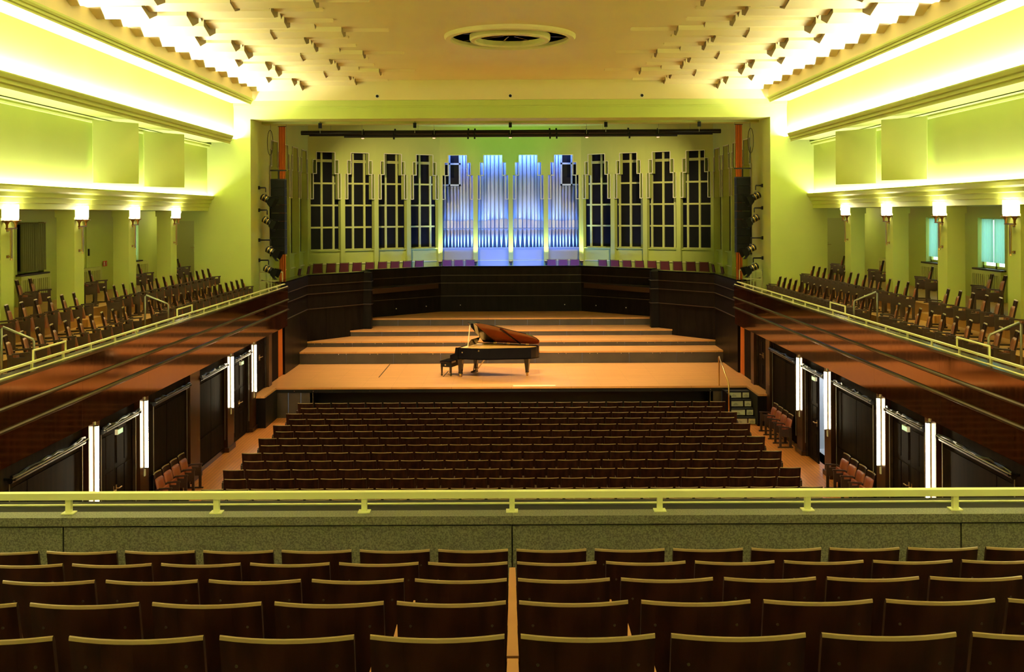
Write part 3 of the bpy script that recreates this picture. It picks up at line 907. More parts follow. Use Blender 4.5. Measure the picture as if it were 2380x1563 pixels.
# the row hard against the stage and the row hidden under the balcony rail: past the limit, one object
bm_ = back_mesh(); rest = MB()
for x, y in STR:
    rest.add([(vx + x, vy + y, vz) for vx, vy, vz in bm_.v], bm_.f); rest.mi[-len(bm_.f):] = bm_.mi
    rest.box(x - .275, x - .235, y + .25, y + .33, 0, .60); rest.box(x - .275, x - .235, y - .02, y + .05, 0, .60)
    rest.box(x - .285, x - .228, y - .06, y + .36, .585, .62); rest.box(x - .21, x + .21, y + .10, y + .16, .32, .64)
tag(rest.build('stall_chairs_beyond', 'seat_wood', 'seat_edge_lit'), 'first row of stall seats at the stage and the row nearest the balcony', 'seats', kind='stuff')

# choir chairs behind the stage enclosure
def choir_proto():
    o = thing('choir_chair', '', 'chair')
    m = MB(); m.hexa([(-.21, 0, .50), (.21, 0, .50), (.21, .03, .50), (-.21, .03, .50), (-.19, -.07, .90), (.19, -.07, .90), (.19, -.04, .90), (-.19, -.04, .90)])
    m.build('backrest', 'red_cloth', parent=o)
    MB().tube([(-.23, .01, .40), (-.21, -.07, .92), (.21, -.07, .92), (.23, .01, .40)], .012, 6).build('back_frame', 'black_metal', parent=o)
    MB().box(-.22, .22, -.45, .0, .43, .49).build('seat', 'red_cloth', parent=o)
    for x in (-.2, .2):
        for y in (-.42, -.02): MB().tube([(x, y, 0), (x, y, .43)], .012, 6).build('leg', 'black_metal', parent=o)
    return o


cp = None
def choir(x, y, rz, label):
    global cp
    if cp is None: cp = choir_proto(); o = cp
    else: o = copy_tree(cp)
    o.location = (x, y, 3.4); o.rotation_euler = (0, 0, rz); tag(o, label, 'chair', 'choir chairs behind the stage')


ca = math.atan2(48.0 - 44.7, 5.6)
for s in (-1, 1):
    for k in range(10):
        t = .03 + k * .094
        if k == 9: continue
        x, y = -8.95 + 5.6 * t, 44.7 + 3.3 * t
        x, y = x + .62 * math.sin(ca), y - .62 * math.cos(ca)
        choir(-x if s > 0 else x, y, (ca if s < 0 else -ca), f'dark red choir chair behind the {SIDE[s]} stage wall, {ORD[8 - k]} from the organ')
    for k in range(3):
        choir(s * (2.98 - .54 * k), 47.25, 0, f'chair washed blue below the {SIDE[s]} organ bay, {ORD[k]} from the side')
    for k in range(2):
        choir(s * 8.45, 40.2 + 1.82 * k, (PI / 2 if s < 0 else -PI / 2), f'dark red chair beside the {SIDE[s]} stage side wall, {ORD[k]} from the hall')

# ================================================================== ORGAN
og = thing('pipe_organ', 'pipe organ with silver front pipes washed in blue light', 'organ', (0, 48.0, 0))
MB().box(-3.4, 3.4, 1.05, 1.12, 4.6, 10.3).build('case_back', 'case_dark', parent=og)
MB().box(-3.4, 3.4, .35, 1.05, 4.70, 4.83).build('wind_chest', 'organ_case', parent=og)
R1 = [.075, .08, .078, .07, .062, .065, .072, .082, .09]
R2 = [.068, .075, .068, .085, .095, .10, .11, .118]
for b, (radii, low) in enumerate(((R1, 'L'), (R2, None), (R2[::-1], None), (R1[::-1], 'R'))):
    x0 = cx[b] + .10; tot = sum(2 * r for r in radii); gap = (HW - .2 - tot) / len(radii)
    x = x0
    for i, r in enumerate(radii):
        x += r + gap / 2
        short = (low == 'L' and i < 5) or (low == 'R' and i >= len(radii) - 5)
        zt = 7.78 if short else 9.6
        zm = 5.745
        p = MB().tube([(x, .62, zm), (x, .62, zt)], r, 14).build('pipe', 'pipe_metal', parent=og, smooth=True)
        MB().tube([(x, .62, 4.83), (x, .62, zm)], [.018, r], 14).build('pipe_foot', 'pipe_foot', parent=p, smooth=True)
        mh = .30 + r * 1.6
        m = MB()                                        # raised mouth with rounded upper lip
        pts = [(x - r * .72, zm + .03), (x + r * .72, zm + .03), (x + r * .72, zm + mh * .8)]
        pts += [(x + r * .72 * math.cos(a), zm + mh * .8 + r * .8 * math.sin(a)) for a in [PI * k / 6 for k in range(1, 6)]] + [(x - r * .72, zm + mh * .8)]
        m.ext(pts, 'y', .62 - r - .012, .62 - r * .62); m.build('mouth', 'pipe_foot', parent=p)
        m = MB(); m.ext([(x + r * .95 * math.cos(PI + PI * k / 6), zm + .01 + r * .95 * math.sin(PI + PI * k / 6)) for k in range(7)], 'y', .62 - r - .015, .62 - r * .5)
        m.build('lower_lip', 'pipe_metal', parent=p)
        x += r + gap / 2
    if low:                                             # framed upper case window above the short pipes
        a0, a1 = (cx[b] + .1, cx[b] + .95) if low == 'L' else (cx[b + 1] - .95, cx[b + 1] - .1)
        m = MB(); m.box(a0, a1, .5, .58, 7.80, 7.88); m.box(a0, a1, .5, .58, 8.82, 8.90); m.box(a0 + (.28 if low == 'L' else 0), a0 + (.36 if low == 'L' else .08), .5, .58, 7.8, 9.4)
        m.box(a1 - .08 - (0 if low == 'L' else .28), a1 - (0 if low == 'L' else .28), .5, .58, 7.8, 9.4)
        m.build('case_frame', 'organ_case', parent=og)
        MB().box(a0 + .03, a1 - .03, .58, .60, 7.85, 9.4).build('case_pane', 'dark_glass', parent=og)
BLUE = (.08, .19, 1.0)
area('organ_wash_top', (0, 48.36, 9.62), (0, .35, -1), 6.3, .10, 220, BLUE)
area('organ_wash_sill', (0, 48.36, 4.88), (0, .3, 1), 6.3, .06, 190, (.09, .30, 1.0))
area('choir_wash', (0, 45.6, 3.7), (0, 1, .5), 6.6, .12, 230, (.07, .22, 1.0))
for k in range(5):
    lp = thing('column_uplight', f'small uplight at the foot of an organ column, {ORD[k]} from the left', 'uplight', (cx[k], 47.86, 3.4))
    MB().box(-.05, .05, -.05, .05, 0, .70).build('stand', 'black_metal', parent=lp)
    MB().tube([(0, 0, .70), (0, 0, .82)], [.06, .10], 12).build('head', 'bronze', parent=lp)
    MB().tube([(0, 0, .82), (0, 0, .825)], .085, 12).build('lens', 'lens_glow', parent=lp)
    spot('column_beam', (cx[k], 47.74, 4.27), (cx[k], 47.98, 6.6), 260, (.85, 1., .45), 60, .9, .05)

# ================================================================== PIANO
PX, PYY, PZ = -2.06, 34.0, .97
pn = thing('grand_piano', 'black concert grand piano with raised lid in the middle of the stage', 'piano', (PX, PYY, PZ), math.radians(-22))
L_, W_ = 2.72, 1.55
nearc = [(.0, .0), (.30, .0), (.75, .0), (1.05, .03), (1.35, .14), (1.65, .32), (1.95, .50), (2.2, .62), (2.42, .74), (2.58, .88), (2.68, 1.06), (2.72, 1.25), (2.68, 1.42), (2.58, 1.52), (2.42, 1.55)]
out = nearc + [(0., 1.55)]


def shell(poly, z0, z1, th):
    """closed rim wall of a plan outline"""
    c = MB(); n = len(poly); cxm = sum(p[0] for p in poly) / n; cym = sum(p[1] for p in poly) / n
    inn = []
    for i in range(n):
        a, b = Vector(poly[i - 1]), Vector(poly[(i + 1) % n]); d = (b - a).normalized(); nv = Vector((-d.y, d.x))
        inn.append((poly[i][0] + nv.x * th, poly[i][1] + nv.y * th))
    vs = [(*p, z0) for p in poly] + [(*p, z1) for p in poly] + [(*p, z0) for p in inn] + [(*p, z1) for p in inn]
    fs = []
    for i in range(n):
        j = (i + 1) % n
        fs += [(i, j, n + j, n + i), (2 * n + i, 3 * n + i, 3 * n + j, 2 * n + j), (n + i, n + j, 3 * n + j, 3 * n + i), (i, 2 * n + i, 2 * n + j, j)]
    return c.add(vs, fs)


body = [p for p in out if p[0] >= .28]
body = [(.28, 0.)] + [p for p in nearc[2:]] + [(.28, 1.55)]
shell(body, .62, 1.0, .05).build('rim', 'black_gloss', parent=pn)
MB().ext(body, 'z', .62, .66).build('bottom', 'black_gloss', parent=pn)
inb = [(min(max(x, .33), 2.66), min(max(y, .05 + .0), 1.5)) for x, y in body]
MB().ext([(x * .985 + .015, .775 + (y - .775) * .94) for x, y in body], 'z', .93, .945).build('soundboard', 'soundboard', parent=pn)
MB().ext([(x * .96 + .05, .80 + (y - .80) * .84) for x, y in body], 'z', .95, .985).build('iron_plate', 'gold_plate', parent=pn)
kb = MB(); kb.ext([(0, .60), (.32, .60), (.32, 1.0), (.20, 1.0), (.17, .80), (.0, .74)], 'y', 0, .06); kb.ext([(0, .60), (.32, .60), (.32, 1.0), (.20, 1.0), (.17, .80), (.0, .74)], 'y', 1.49, 1.55)
kb.build('key_cheek', 'black_gloss', parent=pn)
MB().box(.0, .30, .06, 1.49, .60, .70).build('key_bed', 'black_gloss', parent=pn)
MB().box(.03, .17, .12, 1.43, .70, .725).build('keyboard', 'ivory', parent=pn)
MB().hexa([(.17, .06, .70), (.30, .06, .70), (.30, 1.49, .70), (.17, 1.49, .70), (.20, .06, .98), (.30, .06, .98), (.30, 1.49, .98), (.20, 1.49, .98)]).build('fallboard', 'black_gloss', parent=pn)
MB().hexa([(.45, .40, 1.0), (.47, .40, 1.0), (.47, 1.18, 1.0), (.45, 1.18, 1.0), (.58, .42, 1.24), (.60, .42, 1.24), (.60, 1.16, 1.24), (.58, 1.16, 1.24)]).build('music_desk', 'black_gloss', parent=pn)
for x, y in ((.33, .14), (.33, 1.41), (2.32, 1.18)):
    lg = MB().add(*[(lambda v, f: (v, f))([(x + i * w_, y + j * w_, z) for z, w_ in ((.62, .10), (.58, .085), (.14, .045), (.12, .055)) for i, j in ((-1, -1), (1, -1), (1, 1), (-1, 1))],
                  [(a * 4 + b, a * 4 + (b + 1) % 4, (a + 1) * 4 + (b + 1) % 4, (a + 1) * 4 + b) for a in range(3) for b in range(4)] + [(3, 2, 1, 0), (12, 13, 14, 15)])][0]).build('leg', 'black_gloss', parent=pn)
    MB().tube([(x - .02, y, .055), (x + .02, y, .06)], .06, 14).build('caster', 'brass', parent=lg)
    MB().box(x - .04, x + .04, y - .04, y + .04, .08, .13).build('caster_fork', 'brass', parent=lg)
ly = MB(); ly.tube([(.62, .68, .62), (.55, .70, .12)], .02, 6); ly.tube([(.62, .86, .62), (.55, .84, .12)], .02, 6); ly.box(.48, .62, .62, .92, .08, .13)
ly.build('pedal_lyre', 'black_gloss', parent=pn)
ly = MB(); ly.tube([(.60, .72, .12), (1.0, .72, .62)], .009, 6); ly.tube([(.60, .82, .12), (1.0, .82, .62)], .009, 6); ly.build('lyre_brace', 'brass', parent=pn)
for k in range(3): MB().box(.42, .52, .70 + .06 * k, .73 + .06 * k, .09, .10).build('pedal', 'brass', parent=pn)
MB().tube([(1.05, .01, .93), (1.05, -.006, .93)], .03, 12).build('side_emblem', 'brass', parent=pn)
MB().tube([(.45, .0, .85), (.45, -.005, .85)], .025, 12).build('cheek_emblem', 'brass', parent=pn)
# lid hinged along the far straight side
LA = math.radians(31)


def lidpt(x, y, up):
    d = 1.55 - y
    return (x, 1.55 - d * math.cos(LA) + up * math.sin(LA) * 1.0 * -1 * -1, 1.02 + d * math.sin(LA) + up * math.cos(LA))


lid = [(.55, -.02)] + [(x, y - .02) for x, y in nearc[3:-2]] + [(2.60, 1.55), (.55, 1.55)]
lo = [lidpt(x, y, 0) for x, y in lid]; hi = [lidpt(x, y, .025) for x, y in lid]; n = len(lid)
m = MB(); m.add(lo + hi, [tuple(range(n))[::-1]], 1); m.add(lo + hi, [tuple(range(n, 2 * n))] + [(i, (i + 1) % n, n + (i + 1) % n, n + i) for i in range(n)], 0)
me = m.mesh('lid', 'black_gloss', 'lid_under_reflect'); link('lid', me, pn)
fl = [(.58, -.02), (.98, -.02), (.98, 1.55), (.58, 1.55)]
lo = [lidpt(x, y, .03) for x, y in fl]; hi = [lidpt(x, y, .05) for x, y in fl]
MB().hexa(lo + hi).build('front_lid', 'black_gloss', parent=pn)
dk = [(.56, .0), (.80, .0), (1.02, 1.53), (.56, 1.53)]
MB().hexa([lidpt(x, y, -.012) for x, y in dk] + [lidpt(x, y, -.002) for x, y in dk]).build('lid_flap', 'black_gloss', parent=pn)
MB().bar(lidpt(1.95, 1.50, -.02), lidpt(1.62, .36, -.02), .05, .03).build('lid_batten', 'black_gloss', parent=pn)
MB().tube([(.62, .07, 1.0), (.60, 1.55 - 1.45 * math.cos(LA), 1.02 + 1.45 * math.sin(LA))], .018, 8).build('prop_stick', 'pale_wood', parent=pn)
for x in (1.0, 1.5, 2.2): MB().box(x - .05, x + .05, 1.50, 1.56, .99, 1.04).build('hinge', 'brass', parent=pn)
# bench
q = at(1043, 868, 34.2)
bn = thing('piano_bench', 'black padded piano bench in front of the keyboard', 'bench', (-2.06 - .02, 34.58, .97), math.radians(-22))
m = MB(); m.box(-.22, .22, -.38, .38, .44, .50); m.build('cushion', 'black_gloss', parent=bn)
MB().box(-.20, .20, -.36, .36, .30, .44).build('apron', 'black', parent=bn)
for x in (-.17, .17):
    for y in (-.33, .33): MB().add([(x + i * w_, y + j * w_, z) for z, w_ in ((.30, .028), (.05, .018), (.04, .024), (0, .022)) for i, j in ((-1, -1), (1, -1), (1, 1), (-1, 1))],
                                   [(a * 4 + b, a * 4 + (b + 1) % 4, (a + 1) * 4 + (b + 1) % 4, (a + 1) * 4 + b) for a in range(3) for b in range(4)] + [(3, 2, 1, 0), (12, 13, 14, 15)]).build('leg', 'black_gloss', parent=bn)
for y in (-.37, .37): MB().tube([(0, y, .38), (0, y * 1.12, .38)], .03, 10).build('knob', 'chrome', parent=bn)

# ================================================================== LAMPS
# gallery sconces with two glass shades each
def sconce_proto():
    o = thing('wall_sconce', '', 'sconce')
    MB().box(-.03, .0, -.05, .05, -.08, -.02).build('wall_bracket', 'bronze', parent=o)
    MB().box(-.03, .0, -.05, .05, -.62, -.56).build('wall_bracket', 'bronze', parent=o)
    m = MB()
    for y in (-.022, .022): m.box(.06, .085, y - .01, y + .01, -.62, -.02)
    m.box(0, .08, -.015, .015, -.06, -.03); m.box(0, .08, -.015, .015, -.60, -.57)
    m.build('stem', 'brass', parent=o)
    MB().tube([(.072, 0, -.62), (.072, 0, -.66)], [.015, .03], 10).build('finial', 'brass', parent=o)
    MB().box(.05, .10, -.20, .20, -.03, .0).build('cross_arm', 'bronze', parent=o)
    for y in (-.18, .18):
        c = MB().lathe([(.02, -.02), (.025, .06), (.05, .11), (.105, .135), (.105, .15)], 16, (.075, y, 0)).build('cup', 'bronze', parent=o, smooth=True)
        MB().lathe([(.05, .15), (.062, .20), (.062, .47)], 16, (.075, y, 0)).build('glass_shade', 'glass_glow', parent=o, smooth=True)
    return o


sp_ = None
for s in (-1, 1):
    for i, y in enumerate((20.55, 23.97, 27.33, 30.7)):
        if sp_ is None: sp_ = sconce_proto(); o = sp_
        else: o = copy_tree(sp_)
        o.location = (s * 10.225, y, 6.22); o.rotation_euler = (0, 0, 0 if s < 0 else PI)
        tag(o, f'bronze two-armed wall sconce glowing on the {SIDE[s]} gallery pillar, {ORD[3 - i]} from the stage', 'sconce', 'gallery sconces')
        for dy in (-.18, .18): point('sconce_bulb', (s * 10.0, y + dy, 6.60), 15.0, (1., .84, .52), .06)
    point('passage_lamp', (s * 11.4, 34.6, 6.45), 14, (1., .84, .5), .08)
    cl = thing('ceiling_lamp', f'small lit ceiling lamp in the {SIDE[s]} gallery passage', 'ceiling lamp', (s * 11.4, 34.6, 6.6))
    MB().lathe([(.02, 0), (.14, 0), (.14, -.03), (.02, -.03)], 16).build('base', 'sign_white', parent=cl)
    MB().lathe([(.12, -.03), (.10, -.08), (.02, -.10)], 16).build('shade', 'glass_glow', parent=cl)

# tall fluorescent wall lamps of the stalls
LAMPY = {-1: (18.7, 21.24, 27.8, 30.3), 1: (18.65, 21.15, 24.7, 27.1)}
for s in (-1, 1):
    for i, y in enumerate(LAMPY[s]):
        o = thing('tube_lamp', f'tall bright tube lamp on the dark {SIDE[s]} stalls wall, {ORD[3 - i]} from the stage', 'wall lamp', (s * 7.72, y, 0), group='tube lamps of the stalls walls')
        x = sorted((0, -s * .02)); MB().box(x[0], x[1], -.03, .03, .98, 2.64).build('back_plate', 'sign_white', parent=o)
        MB().tube([(-s * .06, 0, 1.16), (-s * .06, 0, 2.56)], .024, 12).build('tube', 'tube_glow', parent=o)
        for z in (1.14, 2.56):
            MB().box(*sorted((0, -s * .08)), -.03, .03, z, z + .025).build('end_cap', 'grey_metal', parent=o)

# ---- rolled curtains over the recesses, doors below
RODS = {-1: [(15.6, 18.3, 'nearest the camera'), (19.1, 20.9, 'over the nearer door'), (21.9, 24.2, 'over the red seats'), (25.1, 27.4, 'in the bay before the far door'), (28.25, 29.9, 'over the far door')],
        1: [(15.6, 18.25, 'nearest the camera'), (19.0, 20.8, 'over the nearer door'), (21.7, 24.2, 'over the nearer red seats'), (25.05, 26.75, 'over the open door'), (27.6, 30.1, 'over the farther red seats')]}
for s in (-1, 1):
    for a, b, w_ in RODS[s]:
        o = thing('curtain_roll', f'black rolled curtain on the {SIDE[s]} stalls wall, {w_}', 'curtain roll', (s * 7.745, a, 2.36))
        MB().tube([(0, 0, 0), (0, b - a, 0)], .045, 10).build('roll', 'black_cloth', parent=o)
        MB().tube([(-s * .07, -.05, .05), (-s * .07, b - a + .05, .05)], .012, 8).build('rod', 'grey_metal', parent=o)
        nn = 14; pts = [(-s * .03 + random.uniform(-.02, .02), (b - a) * k / nn, .07 + random.uniform(-.015, .03)) for k in range(nn + 1)]
        MB().tube(pts, [random.uniform(.018, .035) for _ in pts], 6).build('gathered_hem', 'black_cloth', parent=o)
        for y in (0, b - a):
            MB().bar((s * .09, y, .03), (-s * .09, y, .03), .03, .04).build('bracket', 'black_metal', parent=o)
        for y in (0.02, b - a - .02):
            MB().tube([(s * .02, y, -.03), (s * .02, y, -2.0)], .009, 6).build('guide_wire', 'grey_metal', parent=o)

for s in (-1, 1):
    for i, (a, b) in enumerate(DOORS[s]):
        n_door += 1
        opened = (s > 0 and i == 1)
        z0, z1 = (0, 2.3) if i < 2 else (.97, 2.6)
        o = sbase(f'door_{n_door}', (f'dark panelled double door in the {SIDE[s]} stalls wall' if not opened else 'dark panelled door standing half open to a white corridor on the right') +
                  (', nearer the camera' if i == 0 else (', nearer the stage' if i == 1 and not opened else (' beside the stage' if i == 2 else ''))), 'door')
        fr = MB()
        for ya, yb, za, zb in ((a - .06, a, z0, z1 + .06), (b, b + .06, z0, z1 + .06), (a - .06, b + .06, z1, z1 + .06)):
            x = sorted((s * 7.79, s * 7.90)); fr.box(x[0], x[1], ya, yb, za, zb)
        fr.build('door_frame', 'dark_moulding', parent=o)
        mid = (a + b) / 2
        leaves = [(a + .004, mid - .003), (mid + .003, b - .004)]
        for j, (ya, yb) in enumerate(leaves):
            if opened and j == 0: continue
            x = sorted((s * 7.85, s * 7.89)); lf = MB().box(x[0], x[1], ya, yb, z0 + .01, z1).build('leaf', 'dark_panel', parent=o)
            wd = yb - ya
            for za, zb in ((z0 + .15, z0 + .75), (z0 + .88, z0 + 1.45), (z0 + 1.55, z1 - .12)):
                for q in (0, 1):
                    y_a = ya + .09 + q * (wd - .18) * .53; y_b = y_a + (wd - .18) * .47
                    x = sorted((s * 7.837, s * 7.85)); MB().box(x[0], x[1], y_a, y_b, za, zb).build('panel', 'dark_panel', parent=lf)
            yh = yb - .07 if j == 0 else ya + .07
            hd = MB(); hd.tube([(s * 7.85, yh, z0 + 1.05), (s * 7.79, yh, z0 + 1.05), (s * 7.79, yh + (.14 if j else -.14), z0 + 1.05)], .013, 8); hd.box(*sorted((s * 7.84, s * 7.85)), yh - .025, yh + .025, z0 + .95, z0 + 1.12)
            hd.build('handle', 'brass', parent=lf)
        if i < 2:
            ex = thing('exit_light', f'small glowing green exit sign over the {"nearer" if i == 0 else "farther"} {SIDE[s]} stalls door', 'exit sign', (s * 7.76, mid, 2.20))
            MB().box(*sorted((0, s * .075)), -.03, .03, .05, .09).build('bracket', 'black_metal', parent=ex)
            MB().box(-.03, .03, -.13, .13, -.05, .05).build('sign_box', 'sign_white', parent=ex)
            MB().box(*sorted((-s * .03, -s * .034)), -.12, .12, -.04, .04).build('sign_face', 'exit_glow', parent=ex)
# corridor behind the open door
a, b = DOORS[1][1]
mb = MB(); mb.box(7.99, 10.0, 24.6, 24.7, 0, 2.6); mb.box(7.99, 10.0, 27.6, 27.7, 0, 2.6); mb.box(9.6, 9.7, 24.6, 27.7, 0, 2.6); mb.box(7.99, 10, 24.6, 27.7, 2.6, 2.65); mb.box(7.99, 10, 24.6, 27.7, -.1, 0)
struct('wall_corridor', mb, 'corridor', label='white corridor seen through the open door', cat='wall')
point('corridor_lamp', (9.0, 26.6, 2.4), 34, (.95, .97, 1.0), .1)
for z in (.25, 1.0, 1.75): MB().box(9.57, 9.6, 24.7, 27.6, z, z + .05).build('wall_strip', 'pale_wood', parent=bpy.data.objects['wall_corridor'])

# ================================================================== STAGE SIDE THINGS
for s in (-1, 1):
    o = thing('stage_curtain', f'gathered orange curtain at the {SIDE[s]} stage entrance', 'curtain', (s * 7.86, 34.2, .97))
    wav(MB(), (0, -.15), (0, .42), .01, 1.68, .035, 5, 60).build('cloth', 'orange_cloth', parent=o, smooth=True)
    MB().tube([(0, -.2, 1.69), (0, .5, 1.69)], .012, 8).build('curtain_rod', 'black_metal', parent=o)
    x = sorted((s * 8.02, s * 8.05))
    # line array loudspeaker
    la = thing('line_array', f'tall black stack of hanging loudspeakers beside the {SIDE[s]} edge of the stage opening', 'loudspeaker', (s * 8.30, 36.0, 5.04))
    for k in range(9):
        m = MB(); z = k * .296
        m.box(-.25, .25, 0, .38, z + .004, z + .292); cb = m.build('cabinet', 'black', parent=la)
        MB().box(-.235, .235, -.012, 0, z + .02, z + .276).build('grille', 'black', parent=cb)
    MB().box(-.26, .26, .05, .33, 2.66, 2.70).build('top_frame', 'black_metal', parent=la)
    MB().box(-.30, .30, .16, .22, 2.98, 3.03).build('spreader_bar', 'black_metal', parent=la)
    m = MB(); m.tube([(0, .19, 2.70), (0, .19, 2.98)], .03, 8); m.build('hoist', 'black_metal', parent=la)
    for x in (-.28, .28): MB().tube([(x, .19, 3.03), (x, .19, 4.66)], .008, 6).build('chain', 'grey_metal', parent=la)
    pts = [(-s * -.34, .19, 4.6 - .9 * math.sin(PI * k / 12)) for k in range(13)]
    pts = [(s * (.30 + .10 * math.sin(2 * PI * k / 16)), .19, 4.0 + .45 * math.cos(2 * PI * k / 16)) for k in range(17)]
    MB().tube(pts, .010, 6).build('cable_loop', 'black', parent=la)
    od = thing('orange_drape', f'narrow orange drape hanging from the ceiling behind the {SIDE[s]} loudspeakers', 'drape', (s * 8.40, 37.2, 3.4))
    wav(MB(), (-.12, 0), (.12, 0), 0.01, 6.3, .03, 3, 48).build('cloth', 'orange_cloth', parent=od, smooth=True)
    MB().tube([(-.15, 0, 6.31), (.15, 0, 6.31)], .012, 6).build('hanger', 'black_metal', parent=od)
    # lighting pole with four spotlights
    po = thing('lighting_pole', f'pale upright lighting pole fixed at the {SIDE[s]} edge of the stage opening', 'pole', (s * 8.85, 35.15, 3.4))
    MB().tube([(0, 0, 0), (0, 0, 4.15)], .028, 10).build('pole', 'rail_paint', parent=po)
    for z in (.9, 2.4, 3.85): MB().bar((0, 0, z), (s * .12, 0, z), .03, .03).build('bracket', 'grey_metal', parent=po)
    MB().tube([(s * .05, -.03, 0), (s * .06, -.03, 1.2), (s * .04, -.03, 2.4), (s * .06, -.03, 4.1)], .01, 6).build('cable', 'black', parent=po)
    for k, (z, xo) in enumerate(((7.40, .25), (6.62, .30), (5.58, .42), (4.88, .34))):
        sl = thing('stage_spotlight', f'black spotlight with barn doors on the {SIDE[s]} lighting pole, {ORD[k]} from the top', 'spotlight', (s * 8.765, 35.15, z))
        MB().bar((0, 0, 0), (-s * xo, 0, 0), .05, .05).build('arm', 'black_metal', parent=sl)
        MB().box(-.05, .05, -.06, .06, -.06, .06).build('clamp', 'black_metal', parent=sl)
        hx, hz = -s * xo, -.38 if k < 3 else -.33
        MB().tube([(hx, 0, 0), (hx, 0, -.16)], .02, 8).build('hanger', 'black_metal', parent=sl)
        ax = Vector((-s * .80, -.10, -.40 if k < 3 else -.35)).normalized()
        c = Vector((hx, 0, hz))
        y_ = MB().tube([c + Vector((0, .14, .02)), c + Vector((0, .14, .16)), c + Vector((0, -.14, .16)), c + Vector((0, -.14, .02))], .014, 6); y_.build('yoke', 'grey_metal', parent=sl)
        bdy = MB().tube([c - ax * .18, c - ax * .15, c + ax * .12, c + ax * .14], [.07, .115, .115, .125], 14).build('lamp_body', 'black_metal', parent=sl)
        MB().tube([c - ax * .10, c - ax * .07], .122, 14).build('cooling_fin', 'brass', parent=bdy)
        MB().tube([c + ax * .02, c + ax * .05], .122, 14).build('cooling_fin', 'brass', parent=bdy)
        MB().tube([c + ax * .141, c + ax * .146], .105, 14).build('lens', 'lens_glow' if k == 1 else 'chrome', parent=sl)
        u_ = ax.cross(Vector((0, 1, 0))).normalized(); v_ = ax.cross(u_)
        e = c + ax * .15
        for d1, d2 in ((u_, v_), (-u_, v_), (v_, u_), (-v_, u_)):
            p0, p1 = e + d1 * .12 - d2 * .11, e + d1 * .12 + d2 * .11
            p2, p3 = e + ax * .22 + d1 * .21 + d2 * .16, e + ax * .22 + d1 * .21 - d2 * .16
            t = d1 * .006
            MB().hexa([p0, p1, p2, p3, p0 + t, p1 + t, p2 + t, p3 + t]).build('barn_door', 'black', parent=sl)
    # pale guard rail on the gallery end
    gr = thing('guard_rail', f'pale steel guard rail at the end of the {SIDE[s]} gallery by the stage', 'rail', (s * 8.0, 35.62, 3.4))
    x0, x1 = s * .05, s * .85
    for z in (.72, 1.04): MB().bar((x0, 0, z), (x1, 0, z), .035, .04).build('bar', 'rail_paint', parent=gr)
    MB().bar((s * .02, .02, .55), (s * .02, -1.2, .55), .03, .035).build('bar', 'rail_paint', parent=gr)
    for x in (x0, (x0 + x1) / 2, x1): MB().tube([(x, 0, 0), (x, 0, 1.04)], .018, 8).build('post', 'rail_paint', parent=gr)
    for k in range(6):
        x = x0 + s * .10 + s * .1 * k; MB().tube([(x, .25, 0), (x, .25, .62)], .014, 6).build('baluster', 'bronze', parent=gr)
    MB().bar((x0, .25, .58), (x1, .25, .74), .03, .03).build('inner_bar', 'dark_wood', parent=gr)
    # reflector panels standing off the upper wall
    for k, (yA, yB) in enumerate(((24.4, 25.35), (27.8, 28.9))):
        rp = thing('reflector_panel', f'square pale green reflector panel angled off the {SIDE[s]} upper wall, {"nearer the camera" if k == 0 else "nearer the stage"}', 'acoustic panel', (0, 0, 7.25))
        a, b = Vector((s * 10.07, yA, 0)), Vector((s * 9.32, yB, 0)); d = (b - a).normalized(); nv = Vector((-d.y, d.x, 0)) * .04
        q = [a, b, b + nv, a + nv]
        MB().hexa([(p.x, p.y, 0) for p in q] + [(p.x, p.y, 1.52) for p in q]).build('board', 'green_paint', parent=rp)
        for z in (.06, 1.46):
            c = (a + b * 3) / 4; MB().bar((c.x, c.y + .03, z), (s * 10.19, c.y + .03, z), .03, .05).build('bracket', 'black_metal', parent=rp)

# lighting bars over the stage
for k, (u0, u1, v, Y, w_) in enumerate(((700, 1675, 309, 38.6, 'upper long one'), (800, 1574, 317, 38.2, 'lower shorter one'))):
    p, q = at(u0, v, Y), at(u1, v - (u1 - u0) * .004, Y)
    zz = (p.z + q.z) / 2
    o = thing('lighting_bar', f'dark horizontal lighting bar hung under the stage ceiling, {w_}', 'lighting bar', (0, Y, zz))
    MB().tube([(p.x, 0, 0), (q.x, 0, 0)], .085 if k == 0 else .055, 10).build('bar', 'black_metal', parent=o)
    if k == 0: MB().tube([(p.x + .3, .05, -.10), (q.x - .3, .05, -.10)], .03, 10).build('lower_bar', 'black_metal', parent=o)
    for x in (-4.4, -1.6, -1.35, 1.5, 1.75, 4.5):
        MB().box(x - .03, x + .03, -.05, .05, -.12, .14).build('clamp', 'black', parent=o)
    for x in (-7.0, -3.6, 0, 3.6, 7.0):
        MB().tube([(x * (.98 if k == 0 else .8), 0, .03), (x * (.98 if k == 0 else .8), 0, 10.58 - zz)], .006, 6).build('suspension_wire', 'grey_metal', parent=o)
for k, u in enumerate((744, 964, 1186, 1408, 1625)):
    p = at(u, 285, 36.3)
    o = thing('hoist_motor', f'small black chain hoist under the stage opening beam, {ORD[k]} from the left', 'hoist', (p.x, 36.3, 9.50))
    MB().box(-.055, .055, -.05, .05, .06, .24).build('motor_body', 'black', parent=o)
    MB().tube([(0, 0, .26), (0, 0, .34)], .02, 8).build('hook', 'chrome', parent=o)
    MB().tube([(0, 0, .08), (0, 0, -.12)], .012, 6).build('chain', 'grey_metal', parent=o)
    MB().box(-.03, .03, .05, .12, .30, .36).build('mount', 'black_metal', parent=o)
